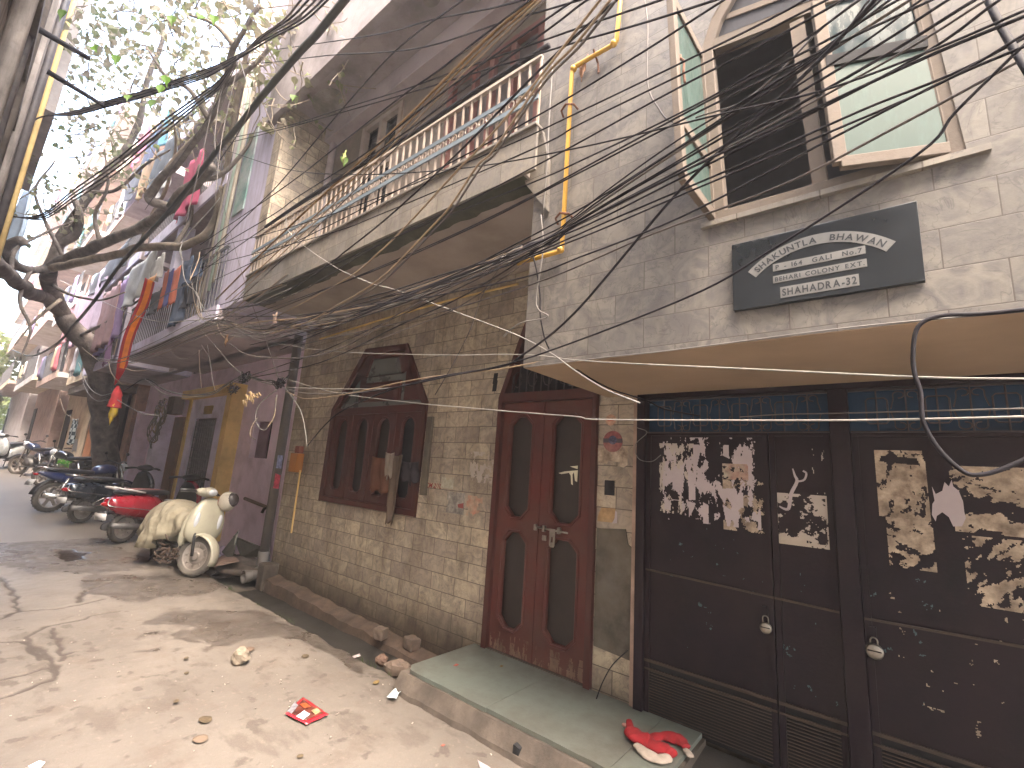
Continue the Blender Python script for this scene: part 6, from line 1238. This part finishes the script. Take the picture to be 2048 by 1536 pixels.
UBL = ([(480, 127), (537, 125), (654, 111), (760, 105), (858, 92), (1004, 45), (1092, 20), (1180, -6)], [(498, 107), (615, 90), (760, 68), (862, 40), (975, 18), (1070, -6)],
          [(440, 280), (566, 254), (673, 221), (800, 182), (900, 146), (1024, 103), (1160, 55), (1322, 0), (1340, -8)], [(460, 285), (566, 258), (760, 203), (916, 156), (1053, 115), (1160, 82), (1290, 45), (1431, 0), (1450, -8)],
          [(400, 521), (517, 409), (566, 359), (689, 213), (795, 98), (926, 0), (935, -8)], [(400, 490), (566, 376), (665, 300), (800, 195), (877, 141), (975, 64), (1068, -6)],
          [(400, 515), (537, 435), (595, 394), (732, 306), (824, 232), (936, 148), (1092, 39), (1150, 0), (1165, -8)], [(380, 560), (520, 462), (640, 385), (760, 300), (845, 240), (936, 172), (1092, 62), (1160, 10), (1190, -8)])
ru = ranks(UBL, 640)
for i, p in enumerate(UBL):
    wire(p, 1.8, 1.35, .0048, wire_black, 'black cable over the upper balcony, %s of eight at the balcony end column' % NTH[ru[i]], 'black cables over the balcony')
for i4, (p, m_, rr) in enumerate((([(431, 600), (546, 485), (630, 405), (664, 374), (743, 302), (828, 221), (916, 133), (994, 59), (1065, 0), (1075, -8)], wire_brown, .0085), ([(451, 600), (517, 540), (654, 409), (763, 300), (848, 213), (936, 125), (1080, -6)], wire_brown, .005), ([(459, 604), (525, 544), (662, 414), (771, 304), (856, 217), (944, 130), (1088, -6)], wire_tan, .0045), ([(470, 606), (533, 548), (671, 419), (780, 308), (866, 222), (954, 135), (1096, -6)], wire_maroon, .004))):
    wire(p, 1.85, 1.4, rr, m_, ['thick flat ochre cable slanting over the balcony railing', 'thinner brown cable just below the thick ochre one over the railing', 'tan cable third of the brown cables over the railing', 'dusty dark cable lowest of the four over the railing'][i4], 'brown cables slanting over the railing')
for i4, (p, m_) in enumerate((([(540, 668), (615, 644), (660, 619), (757, 560), (869, 448), (903, 409), (955, 331), (987, 300), (1082, 162), (1150, 90), (1225, -6)], wire_tan), ([(548, 672), (620, 648), (668, 622), (762, 566), (876, 452), (910, 413), (962, 334), (994, 303), (1089, 165), (1158, 94), (1237, -6)], wire_maroon), ([(556, 632), (689, 560), (760, 503), (819, 445), (916, 339), (955, 300), (1053, 187), (1160, 51), (1205, -6)], wire_tan), ([(400, 624), (521, 607), (611, 560), (660, 527), (693, 501), (760, 448), (828, 388), (922, 300), (1063, 156), (1158, 66), (1240, -6)], wire_black))):
    wire(p, 1.88, 1.3, .0058, m_, ['rightmost steep tan cable crossing the balcony edge', 'steep dark cable hugging the rightmost tan one across the balcony edge', 'steep tan cable left of the pair across the balcony edge', 'black cable leftmost of the steep ones across the balcony edge'][i4], 'steep cables across the balcony edge')
wire([(531, 454), (634, 384), (809, 277), (955, 180), (1086, 98), (1092, 94)], 1.9, 1.9, .021, wire_black, 'thick glossy black pipe running just above the balcony handrail', None, 'black_pipe')
LW = 'overhead cables low over the street door'
wire([(552, 751), (655, 782), (792, 802), (997, 821), (1150, 833), (1200, 839), (1600, 841), (1850, 838), (2060, 833)], 2.1, 1.75, .0032, wire_white, 'long white wire sagging in front of the door and the gate grille', LW)
wire([(450, 669), (560, 688), (672, 703), (877, 710), (1045, 709), (1150, 720), (1260, 727), (1500, 738), (1835, 754), (2060, 758)], 2.2, 1.75, .003, wire_white, 'white wire running level under the bay soffit above the gate', LW)
wire([(1480, 834), (1560, 829), (1697, 826), (1850, 822), (2060, 817)], 2.9, 1.9, .0028, wire_grey, 'grey wire fading to the left just above the long white wire at the gate', LW)
wire([(572, 425), (580, 467), (662, 529), (741, 566), (792, 580), (912, 624), (1031, 669), (1100, 705), (1150, 741), (1210, 778), (1280, 806)], 1.9, 1.95, .0036, wire_white, 'white wire falling diagonally from the balcony to the bay corner', LW)
wire([(614, 893), (650, 850), (689, 819), (780, 780), (877, 754), (997, 734), (1045, 710), (1150, 625), (1362, 378), (1600, 158), (1700, 55), (1757, -8)], 2.2, 1.35, .0062, wire_black, 'black cable rising steeply from the window corner across the bay', LW)
wire([(1262, 894), (1240, 880)][:0] or [(1050, 735), (1200, 716), (1350, 700), (1700, 655), (2060, 622)], 2.045, 2.045, .003, wire_grey, 'thin grey cable clipped along the lower edge of the bay', LW)
wire([(1058, 491), (1072, 535), (1080, 590), (1082, 641), (1100, 700), (1150, 737), (1215, 775), (1290, 800), (1330, 818), (1400, 832)], 1.95, 2.9, .0045, wire_black, 'black cable dropping from the bundle round the bay corner to the gate', LW)
wire([(1082, 430), (1086, 500), (1072, 607), (1096, 633), (1045, 645), (1020, 660), (1007, 674)], 1.98, 1.98, .004, wire_grey, 'grey cable hanging down the bay corner and ending loose', LW)
wire([(1105, 130), (1098, 240), (1094, 330), (1086, 430)], 2.03, 1.98, .005, wire_grey, 'grey cable running down the bay edge beside the balcony', LW)
wire([(1273, 855), (1294, 865), (1271, 889), (1277, 917), (1303, 923), (1322, 910)], 3.04, 3.04, .0026, wire_grey, 'thin grey wire loop at the upper left corner of the gate', LW)
wire([(2060, 618), (1960, 628), (1880, 632), (1836, 654), (1826, 708), (1830, 750), (1841, 785), (1847, 844), (1880, 901), (1928, 944), (1963, 949), (2005, 938), (2060, 914)], 1.8, 1.8, .0062, wire_black, 'thick dark cable looping down in front of the right gate leaf', LW)
wire([(1287, -8), (1295, 49), (1295, 166), (1316, 215), (1347, 244), (1423, 225), (1482, 205), (1550, 152), (1640, 60), (1725, -8)], 1.95, 1.8, .0042, wire_maroon, 'cable hanging down the marble bay left of the open window sash', LW)
wire([(1970, -8), (1976, 0), (2005, 59), (2060, 150)], 1.5, 1.4, .008, wire_black, 'thick cable crossing the top right corner steeply downwards', LW)
wire([(1192, 1400), (1205, 1365), (1225, 1330), (1256, 1300)], 3.0, 3.05, .004, wire_black, 'short black cable curving up the tiles beside the gate foot', LW)
wire([(960, 560), (1010, 545)][:0] or [(870, 790), (905, 730), (940, 660), (965, 590), (1004, 527)], 2.2, 2.0, .004, wire_maroon, 'dark cable hanging slack from the bundle in front of the ground floor wall', LW)
TG = 'tangled cables by the lilac house'; ORDL = ['leftmost', 'second', 'third', 'fourth', 'fifth', 'sixth', 'seventh', 'eighth', 'ninth', 'tenth', 'eleventh', 'twelfth', 'thirteenth', 'fourteenth', 'fifteenth', 'sixteenth', 'seventeenth', 'rightmost']
wire([(488, 560), (501, 600), (537, 697), (556, 755)], 2.0, 2.1, .003, wire_maroon, 'thin dark wire running straight down from the balcony to the knot', TG)
wire([(429, 345), (464, 476), (488, 560)], 1.9, 2.0, .003, wire_maroon, 'thin dark wire running down across the lilac stair tower', TG)
for i, p in enumerate([[(200, 800), (250, 780), (290, 758), (330, 780), (360, 788), (400, 790), (430, 786), (455, 768), (486, 752), (520, 760), (548, 762), (562, 776)], [(290, 758), (325, 786), (365, 794), (420, 790), (452, 772), (490, 756), (525, 764), (556, 772)], [(292, 760), (320, 774), (370, 790), (425, 784), (458, 764), (492, 752), (540, 764), (560, 768)]]):
    wire(p, 1.95, 2.15, [.007, .005, .005][i], [wire_black, wire_white, wire_grey][i], ['thickest black strand', 'white strand', 'grey strand'][i]+' of the twisted cable sagging before the yellow portal', TG)
LP = ([[(572, 775), (673, 778), (771, 777), (800, 773)], [(570, 777), (615, 787), (705, 785), (780, 778)], [(572, 783), (615, 798), (693, 788), (800, 765), (877, 752), (1020, 735), (1150, 700), (1362, 600)], [(570, 775), (600, 819), (610, 860), (614, 893)], [(554, 779), (521, 806), (511, 833), (517, 853), (530, 860), (547, 835), (554, 790)], [(552, 795), (549, 830), (535, 855)], [(400, 658), (435, 697), (459, 726), (486, 750)], [(415, 690), (421, 732), (429, 780)], [(432, 640), (440, 665), (455, 680), (470, 672)],
                       [(400, 645), (440, 652), (480, 654), (515, 650), (537, 643)], [(420, 640), (450, 652), (490, 662), (525, 661), (575, 650), (640, 636), (700, 625)], [(440, 620), (455, 641), (480, 652), (520, 660), (560, 656), (640, 640)], [(430, 668), (480, 672), (525, 668), (620, 645), (720, 622), (800, 606)], [(403, 690), (420, 720), (424, 760), (431, 782)], [(398, 700), (400, 745), (403, 778)],
                       [(340, 690), (350, 712), (372, 718), (395, 706), (410, 690)], [(352, 680), (375, 686), (400, 672)], [(515, 835), (505, 850), (500, 870), (512, 880)]])
o_ = sorted(range(len(LP)), key=lambda i: min(LP[i])); rl = [o_.index(i) for i in range(len(LP))]
for i, p in enumerate(LP):
    wire(p, 2.0, 2.1, .0042 if i < 6 else .0036, [wire_white, wire_grey, wire_tan][i % 3], 'loose pale cable curling around the knots by the lilac house, %s by its left end' % ORDL[rl[i]], TG)
r = random.Random(21)
for i in range(12):
    o1, o2, o3 = r.uniform(-8, 8), r.uniform(-14, 16), r.uniform(-22, 18)
    wire([(1052-8*(i % 3), 494+o1*.3), (930, 545+o1), (800, 598+o1*1.5), (690, 632+o2), (600, 648+o2), (520, 655+o2+6*(i % 4)), (440, 648+o3), (380, 668+o3), (310, 700+o3*.8), (240, 722+o3*.5), (190, 716)], 1.95, 1.9, .0045, [wire_tan, wire_maroon, wire_grey, wire_black][i % 4], 'loose bundle cable sagging from bay corner to tree, %s one under the balcony' % ORDL[i], 'loose bundle under the balcony')
for i in range(8):
    o1, o2 = r.uniform(-25, 25), r.uniform(-20, 20)
    wire([(560+o1, 560+o2), (500, 590+o1), (430, 640+o2*.5), (395, 610+o1), (400+o2, 540), (440+o1, 480+o2)], 1.85, 1.8, .004, [wire_white, wire_grey, wire_tan][i % 3], 'thin loose wire curling at the far balcony corner, %s from the left' % ORDL[i], 'curled wires at the balcony corner')
kb = MB(); kc = [WY(560, 768, 2.14), WY(467, 780, 2.1), WY(490, 757, 2.1)]; r = random.Random(6)
for c in kc:
    for q in range(9):
        pts = [c+Vector((r.gauss(0, .06), r.gauss(0, .02), r.gauss(0, .035))) for _ in range(5)]; kb.tube(catmull(pts, 4), .006, 5)
tag(kb.build('cable_knot', wire_black, smooth=True), 'black taped knots where the tangled cables join beside the yellow portal', 'cable', None)
dl = MB(); c = WY(500, 795, 2.1)
for q in range(22):
    a = c+Vector((r.gauss(0, .10), r.gauss(0, .03), r.gauss(.02, .03)-.0)); d = Vector((.10*r.random(), 0, -.07*r.random())); dl.tube([a, a+d*.5+Vector((0, 0, .01)), a+d], [.006, .012, .003], 5)
tag(dl.build('dry_twigs', M('straw_leaf', (.50, .36, .20), .9, .3, 20)), 'dry straw coloured twigs caught under the cable knot by the portal', 'twigs')
for (x, y, s, lab) in [(453, 678, 1, 'small orange scrap caught on the cables at the balcony corner'), (548, 640, 1.3, 'pink and brown torn scrap hanging on the cables under the balcony'), (688, 312, .8, 'yellow green curled leaf caught on the cables in front of the balcony')]:
    c = WY(x, y, 1.95); cloth('scrap', lab, 'scrap', c.x-.05*s, c.x+.05*s, c.z+.06*s, c.z-.05*s, 1.95, {453: C(.45, .2, .06), 548: C(.42, .26, .18), 688: C(.42, .46, .06)}[x], folds=.8, amp=.02, n=8, m=6)
TB = 'cables hung through the tree'
wire([(700, -12), (689, 0), (634, 68), (595, 109), (527, 189), (474, 256), (435, 300), (400, 345), (330, 432), (240, 530), (190, 600), (150, 648), (110, 690), (60, 712), (25, 700)], 1.25, 1.15, .030, M('wrapped_cable', (.025, .03, .028), .6, .4, 14, .4, 60), 'thick dark wrapped cable bundle descending through the tree', TB)
ORD = ['topmost', 'second', 'third', 'fourth', 'fifth', 'sixth', 'seventh', 'eighth', 'ninth', 'tenth', 'eleventh', 'twelfth', 'thirteenth', 'fourteenth', 'fifteenth', 'sixteenth', 'seventeenth', 'eighteenth', 'nineteenth']
for i, (dx, dy) in enumerate([(0, 0), (-14, -2), (-30, -2), (-46, 0), (10, 3)]):
    wire([(654+dx, -8, -3.6), (600+dx*.7, 40+dy, -4.1), (537+dx*.4, 75+dy, -4.8), (478, 109+i*2, -5.5), (440, 128+i*3, -5.9), (400, 143+i*4, -6.3), (300, 178+i*3, -7.2), (220, 200+i*3, -7.8), (150, 222+i*2, -8.2), (90, 232, -8.4), (60, 250, -8.5), (30, 310, -8.6), (-10, 350, -8.7)], 1, 1, .0085, wire_maroon if i % 2 else wire_black, 'dark cable crossing the sky to the left house, %s of five' % ORD[i], TB)
for i in range(4):
    wire([(478, 112, -5.5), (440, 160+i*5, -6), (400, 190+i*6, -6.5), (322, 245+i*9, -7.4), (234, 318+i*9, -8.4), (146, 381+i*7, -9.2), (90, 425+i*4, -9.6), (40, 435, -9.8), (-10, 420, -10)], 1, 1, .010, wire_maroon if i % 2 else wire_black, 'dark cable sagging from the junction through the branches, %s of four' % ORD[i], TB)
for i, p in enumerate([[(478, 121), (445, 176), (431, 254), (430, 300)], [(478, 121), (462, 190), (443, 281), (430, 400)], [(474, 125), (430, 200), (400, 330), (370, 450)], [(480, 121), (500, 200), (480, 260), (440, 320)], [(478, 121), (420, 230), (350, 330), (290, 420)]]):
    wire(p, 1.15, 1.15, .0045, wire_maroon, 'thin wire dropping from the junction among the leaves, %s of five' % ['third', 'fourth', 'second', 'rightmost', 'leftmost'][i], TB)
SL = ([[(195, 716), (234, 719), (300, 695), (400, 650), (440, 630)], [(195, 716), (230, 726), (300, 705), (380, 668), (430, 645)], [(143, 655), (160, 690), (185, 712), (200, 722), (220, 722)], [(157, 725), (175, 770), (200, 790), (228, 785)], [(160, 730), (170, 775), (190, 800), (215, 800), (240, 792)], [(217, 724), (224, 748), (245, 768), (262, 768)], [(20, 665), (27, 710), (45, 730), (70, 722)], [(22, 680), (18, 720), (0, 745)], [(120, 796), (130, 825), (155, 842)], [(130, 710), (140, 745), (142, 760)], [(235, 800), (280, 825), (320, 832)], [(250, 737), (270, 742), (292, 740)],
                       [(365, 520), (360, 500), (375, 470), (420, 420), (440, 395)], [(362, 500), (370, 560), (395, 590), (405, 640)], [(380, 560), (395, 525), (400, 505)], [(400, 640), (300, 640), (200, 600), (120, 560)], [(400, 560), (330, 590), (270, 640), (220, 690), (180, 740)]])
o_ = sorted(range(len(SL)), key=lambda i: min(SL[i])); rl = [o_.index(i) for i in range(len(SL))]
for i, p in enumerate(SL):
    wire(p, 1.6, 1.8, .006, [wire_white, wire_grey, wire_tan][i % 3], 'pale slack wire near the trunk and lilac balcony, %s by its left end' % (ORDL+['last'])[rl[i]].replace('rightmost', 'last').replace('seventeenth', 'last'), 'slack wires round the tree')
# thin volume added to imitate veiling glare over the lane
hz = MB().box(-124, 44, -44, 44, -1.2, 17).build('haze', M('unused', (1, 1, 1))); stru(hz, 'stuff'); hz['label'] = 'thin haze added over the lane to imitate veiling glare'
hm = bpy.data.materials.new('glare_veil'); hm.use_nodes = True; ht = hm.node_tree; ht.nodes.remove(ht.nodes['Principled BSDF'])
pv = ht.nodes.new('ShaderNodeVolumePrincipled'); pv.inputs['Color'].default_value = (.95, .93, .96, 1); pv.inputs['Density'].default_value = .0042; pv.inputs['Anisotropy'].default_value = .3
ht.links.new(pv.outputs[0], ht.nodes['Material Output'].inputs['Volume']); hz.data.materials.clear(); hz.data.materials.append(hm)
print('objects', len(bpy.data.objects))
